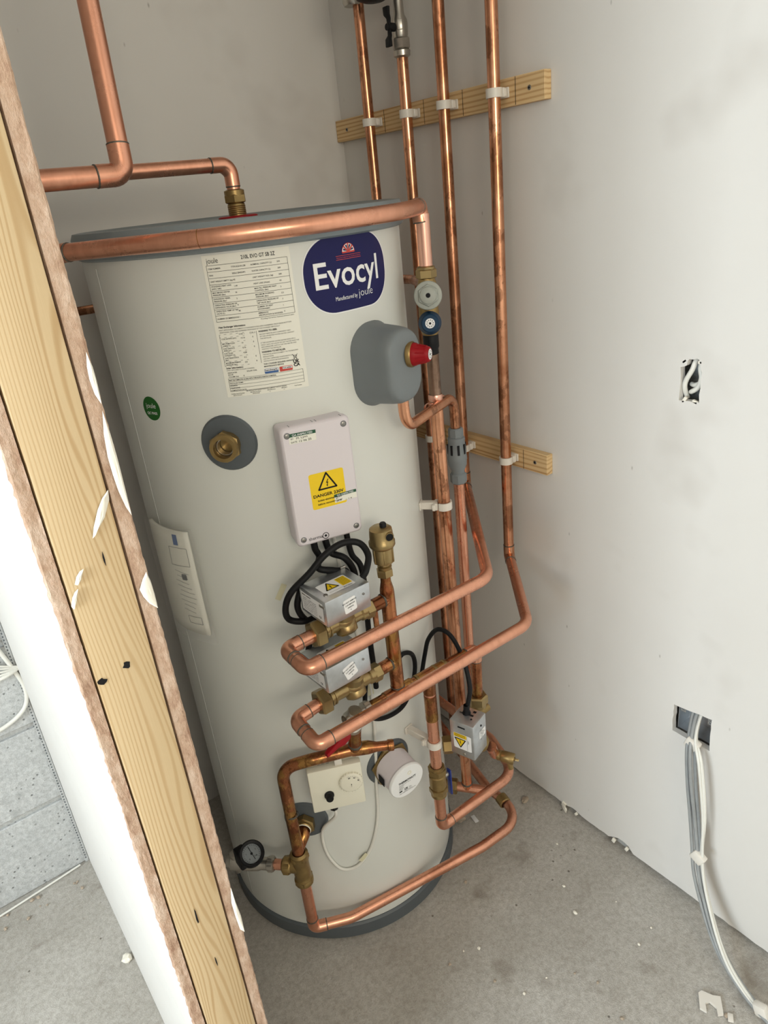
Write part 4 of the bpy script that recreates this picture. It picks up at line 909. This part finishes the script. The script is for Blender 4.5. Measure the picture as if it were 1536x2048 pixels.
# nickel ball valve with red lever
bv = thing('ball_valve', 'nickel ball valve with red lever behind the lower copper loop', 'valve', (-.108, YV, .668))
b0 = Vector((-.112, YV + .002, .665))
m = MB(); m.lathe(b0, (1, 0, 0), [(.0125, -.018), (.0155, -.012), (.0175, 0), (.0155, .012), (.0140, .015), (.0140, .022), (.0160, .024), (.0160, .034), (.0115, .037)], 28)
m.lathe(b0, (.08, -.35, 1), [(.0135, .0), (.0135, .018), (.0120, .020), (0, .0202)], 24); m.lathe(b0, (0.2, .5, -1), [(.0135, .0), (.0130, .030), (.0155, .032), (.0155, .044), (.0125, .047)], 24); m.build('valve_body', 'nickel', bv)
m = MB(); m.nut(b0 + Vector((.030, 0, 0)), (1, 0, 0), .0180, .014, .0115); m.build('union_nut', 'nickel', bv)
l0 = b0 + Vector((-.022, -.012, -.008)); l1_ = b0 + Vector((-.078, -.030, -.014))
m = MB(); m.lathe(b0 + Vector((-.008, -.006, -.004)), (-1, -.3, -.1), [(.006, 0), (.006, .020), (0, .021)], 16); m.build('spindle', 'nickel', bv)
m = MB(); rows = []
for k, (w_, h_) in enumerate(((.010, .010), (.0125, .013), (.0125, .013), (.0085, .0075), (.0065, .005), (.0055, .004))):
    s_ = [0, .004, .020, .034, .055, .062][k]; c = l0 + (l1_ - l0).normalized() * s_; rows.append([c + Vector((0, a, b)) for a, b in rr_(w_ * 1.8, h_ * 1.8, min(w_, h_) * .5, 3)])
m.grid(rows, closed_u=True).add(rows[0], [tuple(range(len(rows[0])))], False).add(rows[-1], [tuple(range(len(rows[0])))], False); m.build('red_lever', 'red', bv)
# automatic air vent
av = thing('air_vent', 'brass automatic air vent standing on top of the browned riser', 'valve', (XRi, YV, .925))
A0 = (XRi + .001, YV, .912)
m = MB(); m.nut((XRi, YV, .922), (0, 0, 1), .0150, .014, .009); m.lathe(A0, (0, 0, 1), [(.0115, .016), (.0125, .022), (.0095, .024), (.0095, .027), (.0165, .030), (.0178, .034)], 28); m.build('base_nut', 'brass', av)
m = MB(); m.lathe(A0, (0, 0, 1), [(.0175, .032), (.0182, .058), (.0205, .060), (.0225, .063), (.0225, .070), (.0205, .073), (.0200, .086), (.0190, .093), (.0150, .096), (0, .097)], 36)
for k in range(6): a = 2 * PI * k / 6; m.box(Vector(A0) + Vector((.0178 * math.cos(a), .0178 * math.sin(a), .045)), (.003, .003, .026), Matrix.Rotation(a, 3, 'Z'), .0006)
m.build('vent_body', 'brass', av)
m = MB(); m.lathe(Vector(A0) + Vector((.003, -.004, .096)), (0, 0, 1), [(.0058, 0), (.0058, .006), (.0045, .008), (0, .008)], 20); m.build('vent_cap', 'black', av)
m = MB(); sv = Vector((-.28, -.96, 0)).normalized(); m.lathe(Vector(A0) + Vector((0.008, 0, .083)) + sv * .013, sv, [(.0085, 0), (.0085, .008), (.0075, .010), (.0058, .010), (.0056, .002), (0, .002)], 24); sp_ = m.build('side_port', 'brass', av)
m = MB(); m.lathe(Vector(A0) + Vector((0.008, 0, .083)) + sv * .0195, sv, [(.0066, 0), (.0066, .0036), (0, .004)], 20); m.build('port_plug', 'black', sp_)

# hot outlet pipe over the lid and the big pipe in front of it
ho = run('copper pipe rising from the middle of the lid and turning left', (-.004, 0, H))
pipe(ho, [(-.004, 0, H + .03), (-.004, .0, 1.583), (-.62, .03, 1.583)], R, [.024], 'copper', elbows=())
elbow(ho, (-.004, 0, H + .03), (-.004, 0, 1.583), (-.6, .03, 1.583), R, leg=.010, er=.024)
bp = run('thick copper pipe dropping from above and elbowing left over the cylinder', (-.2335, -.132, 1.573))
bpp = [(-.188, -.040, 2.25), (-.2335, -.132, 1.573), (-.62, -.122, 1.573)]
MB().tube(fillet(bpp, [.016]), .0142, 22).build('pipe', 'copper', bp)
elbow(bp, *bpp, .0142, leg=.022, er=.017)
# hoop pipe around the front of the lid
PV = (.2065, -.2475)
hp = run('copper pipe curving round the front rim of the grey lid', (PV[0], PV[1], 1.45))
hps = spline([(-.3235, -.060, 1.480), (-.268, -.150, 1.481), (-.197, -.264, 1.482), (-.100, -.318, 1.483), (.000, -.333, 1.484), (.095, -.318, 1.485), (.165, -.278, 1.486), (.196, -.252, 1.487)], 8)
MB().tube(hps, .0125, 22).build('pipe', 'copper', hp)
elbow(hp, (.170, -.275, 1.487), (PV[0] - .002, PV[1] + .004, 1.487), (PV[0], PV[1], 1.42), .0125, leg=.010, er=.014)
elbow(hp, (-.268, -.150, 1.481), (-.3235, -.060, 1.480), (-.44, -.035, 1.455), .0125, leg=.004, er=.013)
MB().tube([(-.345, -.0555, 1.4755), (-.458, -.0311, 1.451)], .0115, 20).build('pipe', 'copper', hp)
m = MB(); ring(m, (-.197, -.264, 1.482), (.75, -.6, 0), .0128, .0015); m.build('seam', 'copper_burnt', hp)
MB().tube([(PV[0], PV[1], 1.475), (PV[0], PV[1], 1.372)], .0115, 22).build('drop', 'copper_pink', hp)
# inlet control group
ig = thing('inlet_valve', 'brass inlet valve with grey round cap and blue knob right of the cylinder', 'valve', (PV[0], PV[1], 1.33))
I0 = Vector((PV[0] - .001, PV[1], 1.378)); fr = Vector((-.62, -.77, .13)).normalized(); fr_up = Vector((-.50, -.78, .42)).normalized()
m = MB(); m.nut(I0 + Vector((0, 0, .002)), (0, 0, 1), .0180, .016, .0115, 6, .3); m.lathe(I0, (0, 0, 1), [(.0145, .008), (.0155, .010), (.0155, .013), (.0115, .015)], 24); m.build('union_nut', 'brass', ig)
m = MB(); m.lathe(I0, (0, 0, -1), [(.0130, .002), (.0160, .012), (.0180, .025), (.0165, .045), (.0175, .060), (.0175, .085), (.0150, .098), (.0110, .104)], 26); m.lathe(I0 + Vector((0, 0, -.032)), fr, [(.0170, 0), (.0170, .018), (.0150, .020)], 24); m.lathe(I0 + Vector((0, 0, -.080)), fr, [(.0150, 0), (.0150, .018), (.0130, .020)], 24); m.build('valve_body', 'brass_old', ig)
g0_ = I0 + Vector((0, 0, -.034)) + fr * .018
gcap = MB().lathe(g0_, fr, [(.0170, 0), (.0235, .003), (.0240, .010), (.0232, .013), (.0210, .014), (.0165, .0135)], 44).build('grey_cap', 'valve_grey', ig)
m = MB(); m.lathe(g0_, fr, [(.0190, .0125), (.0178, .0185), (.0168, .0192), (0, .0192)], 6, False); m.lathe(g0_, fr, [(.0146, .0190), (.0138, .0222), (.0122, .0232), (.0040, .0232), (.0038, .022), (0, .022)], 32); m.build('cap_hub', 'valve_grey', gcap)
m = MB(); m.lathe(g0_ + fr * .0226, fr, [(.0038, 0), (.0036, .001), (.0018, .0012), (0, .0006)], 20); m.build('adjuster', 'ink', gcap)
b0_ = I0 + Vector((0, 0, -.080)) + fr * .016
m = MB(); m.lathe(b0_, fr, [(.0160, 0), (.0198, .003), (.0200, .008), (.0190, .011), (.0160, .022), (.0150, .026), (.0135, .0275), (0, .0275)], 40)
bk = m.build('blue_knob', 'blue', ig)
e1 = Vector((1, 0, 0)); e1 = (e1 - e1.dot(fr) * fr).normalized(); fb = plane(b0_ + fr * .0276, e1, fr.cross(e1) * 1)
patch(MB(), fb, 0, 0, .0165, .0165, .0081, .0003, 16).build('knob_badge', 'white_print', bk); badge_marks(fb, bk, .0055)
m = MB(); m.lathe(I0 + Vector((0.0, 0, -.100)), (0, 0, -1), [(.0125, 0), (.0140, .002), (.0140, .022), (.0125, .026), (.0130, .034), (.0105, .036)], 24); m.build('black_adaptor', 'black', ig)
st = MB().tube([I0 + Vector((0, 0, -.012)), I0 + Vector((.10, .20, -.012))], .0088, 18)
sp = run('short copper branch leaving the inlet valve behind the cylinder', (.25, -.1, 1.35)); MB().tube([I0 + Vector((0.0, .008, -.014)), (.305, -.082, 1.352), (.300, .02, 1.351), (.10, .322, 1.353), (-.05, .33, 1.356), (-.60, .33, 1.3575)], .0088, 18).build('pipe', 'copper_worn', sp)
# discharge pipe below it
dpp = run('copper discharge pipe dropping past the grey plastic tundish to the floor', (PV[0], PV[1], 1.1), cat='pipe')
MB().tube([(PV[0], PV[1], 1.150), (.2255, -.238, .194)], .0122, 22).build('pipe', 'copper_worn', dpp)
zt_ = 1.246
MB().tube([(PV[0], PV[1], 1.150), (PV[0] - .0, PV[1], 1.125), (PV[0], PV[1], 1.215), (PV[0], PV[1], zt_)][0:1] + [(PV[0], PV[1], zt_)], .0112, 22).build('oxidised_length', 'oxidised', dpp)
m = MB(); ring(m, (PV[0], PV[1], 1.163), (0, 0, 1), .0132, .012); m.build('solder_ring', 'copper_pink', dpp)
d_ = run('bent copper pipe from under the grey cover to the grey tundish', (.098, -.31, 1.15))
MB().tube(fillet([(.0800, -.3150, 1.215), (.0815, -.3150, 1.150), (.262, -.2330, 1.150), (.2645, -.2310, 1.075)], [.030, .030]), .0095, 20).build('pipe', 'copper_worn', d_)
td = Vector((.17, .08, 0)).normalized(); m = MB(); ring(m, Vector((PV[0], PV[1], 1.15)) - td * .028, td, .0105, .010); ring(m, Vector((PV[0], PV[1], 1.15)) + td * .026, td, .0105, .006); m.build('solder_ring', 'copper_pink', d_)
# tundish
tX, tY = .2645, -.2310
tu = thing('tundish', 'grey plastic tundish with slotted sides on the discharge pipe', 'fitting', (tX, tY, 1.0))
def zz(a): return 1.092 - a
m = MB(); m.lathe((tX, tY, 0), (0, 0, 1), [(.0135, zz(.024)), (.0165, zz(.026)), (.0172, zz(.030)), (.0165, zz(.032)), (.0185, zz(.062)), (.0192, zz(.065)), (.0192, zz(.070)), (.0185, zz(.073)), (.0180, zz(.082)), (.0130, zz(.094)), (.0130, zz(.100))], 36); tb = m.build('tundish_body', 'grey_plastic', tu)
m = MB(); m.nut((tX, tY, zz(.016)), (0, 0, 1), .0148, .020, .009, 8); m.nut((tX, tY, zz(.110)), (0, 0, 1), .0165, .022, .010, 8); m.split('hex_end', 'grey_plastic', tu)
m = MB()
for k in range(8):
    a = 2 * PI * k / 8 + .25; c = Vector((tX + .0174 * math.cos(a), tY + .0174 * math.sin(a), zz(.048))); m.box(c, (.0022, .0045, .020), Matrix.Rotation(a, 3, 'Z'))
m.split('slot', 'ink', tb)
dp2 = run('slim shiny copper pipe going down from the grey tundish', (tX, tY, .5)); MB().tube(fillet([(tX, tY, zz(.105)), (tX, tY, .40), (.228, -.238, .37)], [.02]), .0108, 20).build('pipe', 'copper', dp2)

# top ball valve on the second riser with a dark gauge-like body above
tv = thing('ball_valve', 'nickel ball valve with black butterfly handle at the top of the second riser', 'valve', (*V2, 1.8))
def T2(r, z): return (r, z)
m = MB(); m.lathe((*V2, 0), (0, 0, 1), [(.0115, 1.752), (.0165, 1.755), (.0170, 1.764), (.0150, 1.766)], 28); m.lathe((*V2, 0), (0, 0, 1), [(.0130, 1.786), (.0145, 1.790), (.0155, 1.804), (.0150, 1.815), (.0105, 1.824), (.0095, 1.850), (.0125, 1.852), (.0125, 1.90)], 28); m.build('valve_body', 'nickel', tv)
m = MB(); m.nut((*V2, 1.776), (0, 0, 1), .0180, .020, .0115); m.build('union_nut', 'nickel', tv)
m = MB(); m.box((V2[0] - .009, V2[1] - .0115, 1.806), (.010, .003, .018), Matrix.Rotation(-.65, 3, 'Z'), .0012); m.build('raised_plate', 'nickel', tv)
hd_ = Vector((-.95, -.05, 0)).normalized(); hc_ = Vector((*V2, 1.803)) + hd_ * .016
m = MB(); m.lathe(hc_, hd_, [(.0075, 0), (.0075, .010), (.0060, .012), (.0060, .018), (0, .018)], 20)
for s_ in (-1, 1):
    rows = []
    for k, (a, w_) in enumerate(((.004, .005), (.014, .0065), (.020, .0105), (.032, .0115), (.033, .010))): c = hc_ + hd_ * (.012 + (.004 if k > 1 else 0)) + Vector((0, 0, s_ * a)); rows.append([c + hd_ * p_ + Vector((0, 1, 0)) * q_ for p_, q_ in rr_(.006, w_ * 1.6, .0025, 3)])
    m.grid(rows, closed_u=True).add(rows[-1], [tuple(range(len(rows[-1])))], False)
m.build('butterfly_handle', 'black', tv)
pu = thing('pump', 'black round-bottomed pump body just entering at the top edge', 'pump', (.395, .10, 1.86))
m = MB(); m.lathe((.392, .075, 1.846), (0, 0, 1), [(0, 0), (.020, .001), (.032, .006), (.036, .014), (.036, .10), (0, .10)], 36); m.build('motor_body', 'black', pu)
m = MB(); m.lathe((.432, .197, 1.868), (0, 0, 1), [(.0, 0), (.018, 0), (.021, .006), (.021, .06), (0, .06)], 28); m.build('flange', 'nickel', pu)

# ============================================================ BATTENS AND CLIPS
def batten(name, label, y0, y1, z1, h, marks, screws, tilt=0):
    b = thing(name, label, 'batten', (WX - .009, (y0 + y1) / 2, z1 - h / 2)); bb = MB().box((WX - .009, (y0 + y1) / 2, z1 - h / 2), (.0175, y1 - y0, h), None, .0008, 1).build('timber', 'batten', b)
    for y in screws:
        m = MB(); m.lathe((WX - .0182, y, z1 - h / 2), (-1, 0, 0), [(.0042, 0), (.0038, .0008), (0, .0009)], 16); s_ = m.build('screw', 'steel', b)
        m = MB(); m.box((WX - .0194, y, z1 - h / 2), (.0006, .0045, .0012)); m.box((WX - .0194, y, z1 - h / 2), (.0006, .0012, .0045)); m.build('screw_slot', 'ink', s_)
    m = MB()
    for y in marks: m.box((WX - .0181, y, z1 - h / 2), (.0004, .0008, h * .98))
    m.split('pencil_mark', 'ink', b)
    return b
batten('wall_batten', 'upper pine batten across the right wall carrying four pipe clips', -.282, BY - .001, 1.6765, .045, (.172, .038, -.078, -.215), (.318, -.248))
batten('wall_batten', 'lower pine batten across the right wall carrying the pipe clips', -.281, BY - .001, .9785, .045, (.038, -.215), (-.248,))
def clip(px, py, z, face, r, label, group=None, nrm=(1, 0, 0)):
    # plastic clip: foot at distance `face` from the pipe centre in direction nrm
    nrm = Vector(nrm).normalized(); tt = Vector((-nrm.y, nrm.x, 0)); c = Vector((px, py, z)); hgt = .015
    root = thing('pipe_clip', label, 'pipe clip', c + nrm * face, group)
    m = MB(); ri, ro = r + .0003, r + .0034; rows = [[] for _ in range(4)]
    for k in range(25):
        a = rad(-125 + 250 * k / 24) + math.atan2(-nrm.y, -nrm.x); d = Vector((math.cos(a), math.sin(a), 0))
        for j, (q, h) in enumerate(((ri, -hgt / 2), (ro, -hgt / 2), (ro, hgt / 2), (ri, hgt / 2))): rows[j].append(c + d * q + Vector((0, 0, h)))
    m.grid(rows + [rows[0]], smooth=False); m.build('clip_ring', 'clip', root)
    Rn = basis(tt, nrm, (0, 0, 1)); L = face - r
    m = MB(); m.box(c + nrm * (r + L / 2), (.014, L, hgt), Rn, .0015, 1); m.box(c + nrm * (r + .003) + tt * .009, (.008, .010, hgt), Rn, .002, 1); m.box(c + nrm * (r + .003) - tt * .009, (.008, .010, hgt), Rn, .002, 1); m.box(c + nrm * (face - .002), (.022, .004, hgt * 1.1), Rn, .001, 1)
    m.box(c + nrm * (r + .006) + tt * .014, (.006, .006, hgt * .85), Rn, .001, 1); m.build('clip_foot', 'clip', root)
    return root
fc = WX - .0178 - .44
names = ['farthest riser, nearest the corner', 'riser under the nickel ball valve', 'third riser from the corner', 'riser nearest the room']
for (x, y), q in zip((V1, V2, V3_, V4), names): clip(x, y, 1.654, fc, R, 'white pipe clip on the upper batten holding the ' + q, 'white clips on the upper batten')
for (x, y), q in zip((V2, V3_, V4), names[1:]): clip(x, y, .957, fc, R, 'white pipe clip on the lower batten holding the ' + q, 'white clips on the lower batten')
nn = -Vector((.2101, -.2457, 0)).normalized()
clip(.2101, -.2457, .945, Vector((.2101, -.2457, 0)).length - RC, .0124, 'white spacer clip fixing the discharge pipe to the cylinder', None, nn)
nn = -Vector((.0615, YV, 0)).normalized()
clip(.0615, YV, .500, Vector((.0615, YV, 0)).length - RC, .0118, 'white spacer clip low on the cylinder holding the copper drop', None, nn)

# ============================================================ DOCUMENT BAG
db = thing('document_bag', 'clear plastic bag of folded manuals hanging on the left of the cylinder', 'document bag', oc(-163, .92, RC + .01))
def sheet(th0_, th1_, z0, z1, r0, bulge, n_=14, mm_=10, wob=.0, sk=0, seed=0):
    rng = random.Random(seed); rows = []
    for i in range(n_ + 1):
        a = i / n_; row = []
        for j in range(mm_ + 1):
            b = j / mm_; th = th0_ + (th1_ - th0_) * a + sk * (b - .5); r = r0 + bulge * math.sin(PI * min(1, a * 1.0)) ** .7 * (.5 + .5 * math.sin(PI * b)) + bulge * .6 * a + wob * math.sin(a * 9 + b * 14 + seed) 
            row.append(oc(th, z0 + (z1 - z0) * b, r))
        rows.append(row)
    return rows
bk_ = MB().grid(sheet(-178, -154.5, .812, 1.020, RC + .0085, .009, seed=1)); 
papers = bk_.build('manual_pages', 'paper', db); sol = papers.modifiers.new('t', 'SOLIDIFY'); sol.thickness = .006; sol.offset = 0
fl = MB().grid(sheet(-184, -151.5, .796, 1.030, RC + .0128, .009, 22, 14, .0003, 0, 4)).build('plastic_sleeve', 'film', db)
def fd(a, b, h=0):
    th, z = -166 + a / RC * 57.3, .915 + b; u, v = min(1, max(0, (th + 178) / 23.5)), min(1, max(0, (z - .812) / .208))
    return oc(th, z, RC + .0085 + .009 * (math.sin(PI * u) ** .7 * (.5 + .5 * math.sin(PI * v)) + .6 * u) + .0034 + h * .2)
m = MB()
for x0, y0_, x1, y1_ in ((.012, .075, .050, .075), (.012, .040, .050, .040), (.012, .040, .012, .075), (.050, .04, .05, .075), (.020, -.08, .048, -.08), (.020, -.065, .048, -.065), (.020, -.08, .020, -.065), (.048, -.08, .048, -.065)): bar(m, fd, (x0, y0_), (x1, y1_), .0008, .003)
for k in range(9): bar(m, fd, (.016 + .003 * math.sin(k * 2), .030 - k * .010), (.044 - .004 * math.sin(k), .024 - k * .010), .0006, .003)
patch(m, fd, .034, .018, .010, .012, .002, .003); m.build('line_drawing', 'grey_dark', papers)
m = MB(); patch(m, fd, .030, .090, .010, .020, 0, .003); m.build('blue_flash', 'blueprint', papers)

# ============================================================ CABLES ON THE RIGHT WALL
cb = thing('cable_bundle', 'bundle of grey and white cables hanging from the lower wall box to the floor', 'cable', (WX, -.65, .45))
def bund(dy, dx, mat, r, ph, loose=0.0, flat=1.0):
    base = [(.512, -.640, .505), (.497, -.641, .488), (.470, -.652, .462), (.455, -.662, .43), (.452, -.672, .36), (.450, -.685, .29), (.444, -.700, .215), (.436, -.712, .160), (.425, -.735, .110), (.405, -.775, .055), (.388, -.815, .026), (.372, -.87, .012), (.36, -.93, .008)]
    out = []
    for i, (x, y, z) in enumerate(base):
        k = 1 if i > 2 else .8; s_ = math.sin(i * .8 + ph) * .002
        lo = loose * math.sin(PI * min(1, max(0, (i - 2) / 4.0))) if 2 <= i <= 6 else 0
        out.append((x + dx * k + s_, y + dy * k - lo, z + (r if z > .02 else r * .2)))
    out[-1] = (out[-1][0], out[-1][1], .004 + r * .3 + abs(dx))
    MB().tube(spline(out, 7), r, 10).build('cable', mat, cb)
bund(.011, -.002, 'grey_cable', .0036, 0); bund(.006, .004, 'grey_cable', .0036, 1); bund(.001, -.003, 'grey_cable', .0040, 2); bund(-.004, .004, 'grey_cable', .0036, .5); bund(-.008, .0, 'white_cable', .0038, 1.5, .016); bund(-.011, -.005, 'white_cable', .0030, 2.5, .010)
for c, ro_ in (((.466, -.655, .452), .35), ((.4405, -.704, .200), .5), ((.366, -.895, .016), 1.2)):
    m = MB(); m.box(c, (.016, .028, .026), Matrix.Rotation(ro_, 3, 'X'), .004, 2); m.build('tape_wrap', 'clip', cb)
hw2 = thing('wall_cable', 'white cables coiled inside the small upper wall cut-out', 'cable', (WX + .01, -.578, 1.17))
x_ = WX + .010
MB().tube(spline([(x_ + .02, -.580, 1.215), (x_, -.581, 1.206), (x_ - .004, -.578, 1.192), (x_ - .004, -.568, 1.172), (x_ - .002, -.566, 1.158), (x_ + .008, -.566, 1.140)], 7), .0042, 12).build('cable', 'white_cable', hw2)
MB().tube(spline([(x_ + .014, -.585, 1.212), (x_ + .004, -.588, 1.195), (x_ + .002, -.592, 1.178), (x_, -.588, 1.162), (x_, -.578, 1.154), (x_ + .012, -.570, 1.150)], 7), .0042, 12).build('cable', 'white_cable', hw2)
MB().tube(spline([(x_ + .02, -.594, 1.180), (x_ + .008, -.590, 1.170), (x_ + .006, -.580, 1.164), (x_ + .012, -.570, 1.163)], 7), .0042, 12).build('cable', 'white_cable', hw2)
m = MB()
for y, z, s_ in ((-.570, 1.140, .012), (-.590, 1.139, .011), (-.566, 1.206, .010), (-.594, 1.207, .008)): m.box((WX + .003, y, z), (.006, s_, .006), Matrix.Rotation(y * 90, 3, 'X'), .0015)
m.build('plaster_crumb', 'filler', wr)

# ============================================================ CABLES LEFT OF THE PARTITION
cl = thing('loose_cable', 'fan of white cable ends against the grey block wall', 'cable', (-.58, KY, .62))
for k, (dx, dz) in enumerate(((-.11, .075), (-.115, .05), (-.12, .02), (-.11, -.005), (-.10, -.03))):
    MB().tube(spline([(-.54, KY - .012, .618), (-.575, KY - .014 - .003 * k, .622 + dz * .2), (-.62, KY - .018, .626 + dz * .55), (-.55 + dx, KY - .012, .625 + dz)], 6), .0042 if k == 4 else .0026, 8).build('cable_end', 'white_cable', cl)
cable('wall_loop_cable', [(-.70, KY - .006, .470), (-.66, KY - .010, .478), (-.60, KY - .012, .490), (-.560, KY - .012, .515), (-.547, KY - .012, .560), (-.556, KY - .010, .62), (-.575, KY - .01, .70), (-.60, KY - .01, .80), (-.62, KY - .01, .95)], .0048, 'white cable looping down the grey block wall beside the partition', 'white_cable')
cable('floor_cable', [(-1.05, KY - .045, .004), (-.80, KY - .030, .004), (-.66, KY - .018, .004), (-.57, KY - .010, .005)], .0026, 'thin white wire lying along the foot of the block wall', 'white_cable')

# ============================================================ FLOOR LITTER
fcx = thing('pipe_clip', 'loose broken white plastic pipe clip lying on the floor, bottom right', 'pipe clip', (.312, -.825, 0))
m = MB(); out = [(-.022, .016), (-.016, .022), (.004, .018), (.018, .020), (.020, .004), (.022, -.014), (.012, -.018), (.010, -.004), (-.002, .004), (-.010, -.002), (-.008, -.018), (-.020, -.014)]
Rf = Matrix.Rotation(-1.0, 3, 'Z'); lo = [Rf @ Vector((a, b, 0)) + Vector((.312, -.825, .0008)) for a, b in out]; hi = [v + Vector((0, 0, .006)) for v in lo]
m.grid([lo, hi], closed_u=True, smooth=False); m.add(hi, [tuple(range(len(hi)))], False); m.build('clip_jaw', 'clip', fcx)
m = MB(); m.box((.318, -.862, .003), (.016, .010, .004), Matrix.Rotation(.6, 3, 'Z'), .001); m.build('clip_shard', 'clip', fcx)
def chip(name, label, x, y, s, z=None, mat='rubble', group=None, seed=0, cat='debris'):
    rng = random.Random(seed); bm = bmesh.new(); bmesh.ops.create_icosphere(bm, subdivisions=2, radius=1)
    for v in bm.verts: v.co = v.co.normalized() * rng.uniform(.7, 1.1); v.co.x *= s[0]; v.co.y *= s[1]; v.co.z *= s[2]
    bmesh.ops.rotate(bm, matrix=Matrix.Rotation(rng.uniform(0, 3), 3, 'Z'), verts=bm.verts); zm = min(v.co.z for v in bm.verts)
    me = bpy.data.meshes.new(name); bm.to_mesh(me); bm.free(); me.materials.append(M[mat]); o = link(name, me); o.location = (x, y, -zm - .0006); return tag(o, label, cat, group)
chip('mortar_lump', 'brown mortar lump on the floor by the right wall', .428, -.232, (.008, .014, .006), seed=3)
chip('mortar_lump', 'small brick-coloured lump on the floor against the cylinder foot', .255, -.165, (.010, .016, .009), seed=5)
chip('plaster_lump', 'pale lump of plaster on the floor by the partition foot, left room', -.560, .05, (.012, .012, .009), mat='filler', seed=8)
chip('plaster_lump', 'flat white plaster flake hanging at the foot of the right wall', .478, -.322, (.004, .016, .012), mat='filler', seed=9)
m = MB(); m.box((.287, -.186, .0015), (.011, .024, .0016), Matrix.Rotation(-.2, 3, 'Z'), .0004); tag(m.build('printed_tag', 'white_print'), 'small printed white tag lying on the floor under the pipes', 'tag')
rg = random.Random(21)
for k in range(26):
    x, y = rg.uniform(-.05, .42), rg.uniform(-1.0, -.30)
    if x * x + y * y < .10: continue
    s = rg.uniform(.0016, .0042); chip('floor_crumb', 'tiny crumb of plaster on the bare concrete floor right of the cylinder', x, y, (s, s * rg.uniform(.7, 1.6), s * .7), mat=('filler' if k % 2 else 'rubble'), group='plaster crumbs on the floor by the cylinder', seed=30 + k)
for k in range(18):
    x = -.60 + rg.uniform(-.22, .04); y = KY - .02 - rg.uniform(0, .10) ** 1.2; s = rg.uniform(.002, .005)
    chip('floor_crumb', 'tiny crumb of mortar on the floor at the foot of the grey block wall', x, y, (s, s * 1.2, s * .7), group='mortar crumbs by the block wall', seed=70 + k)
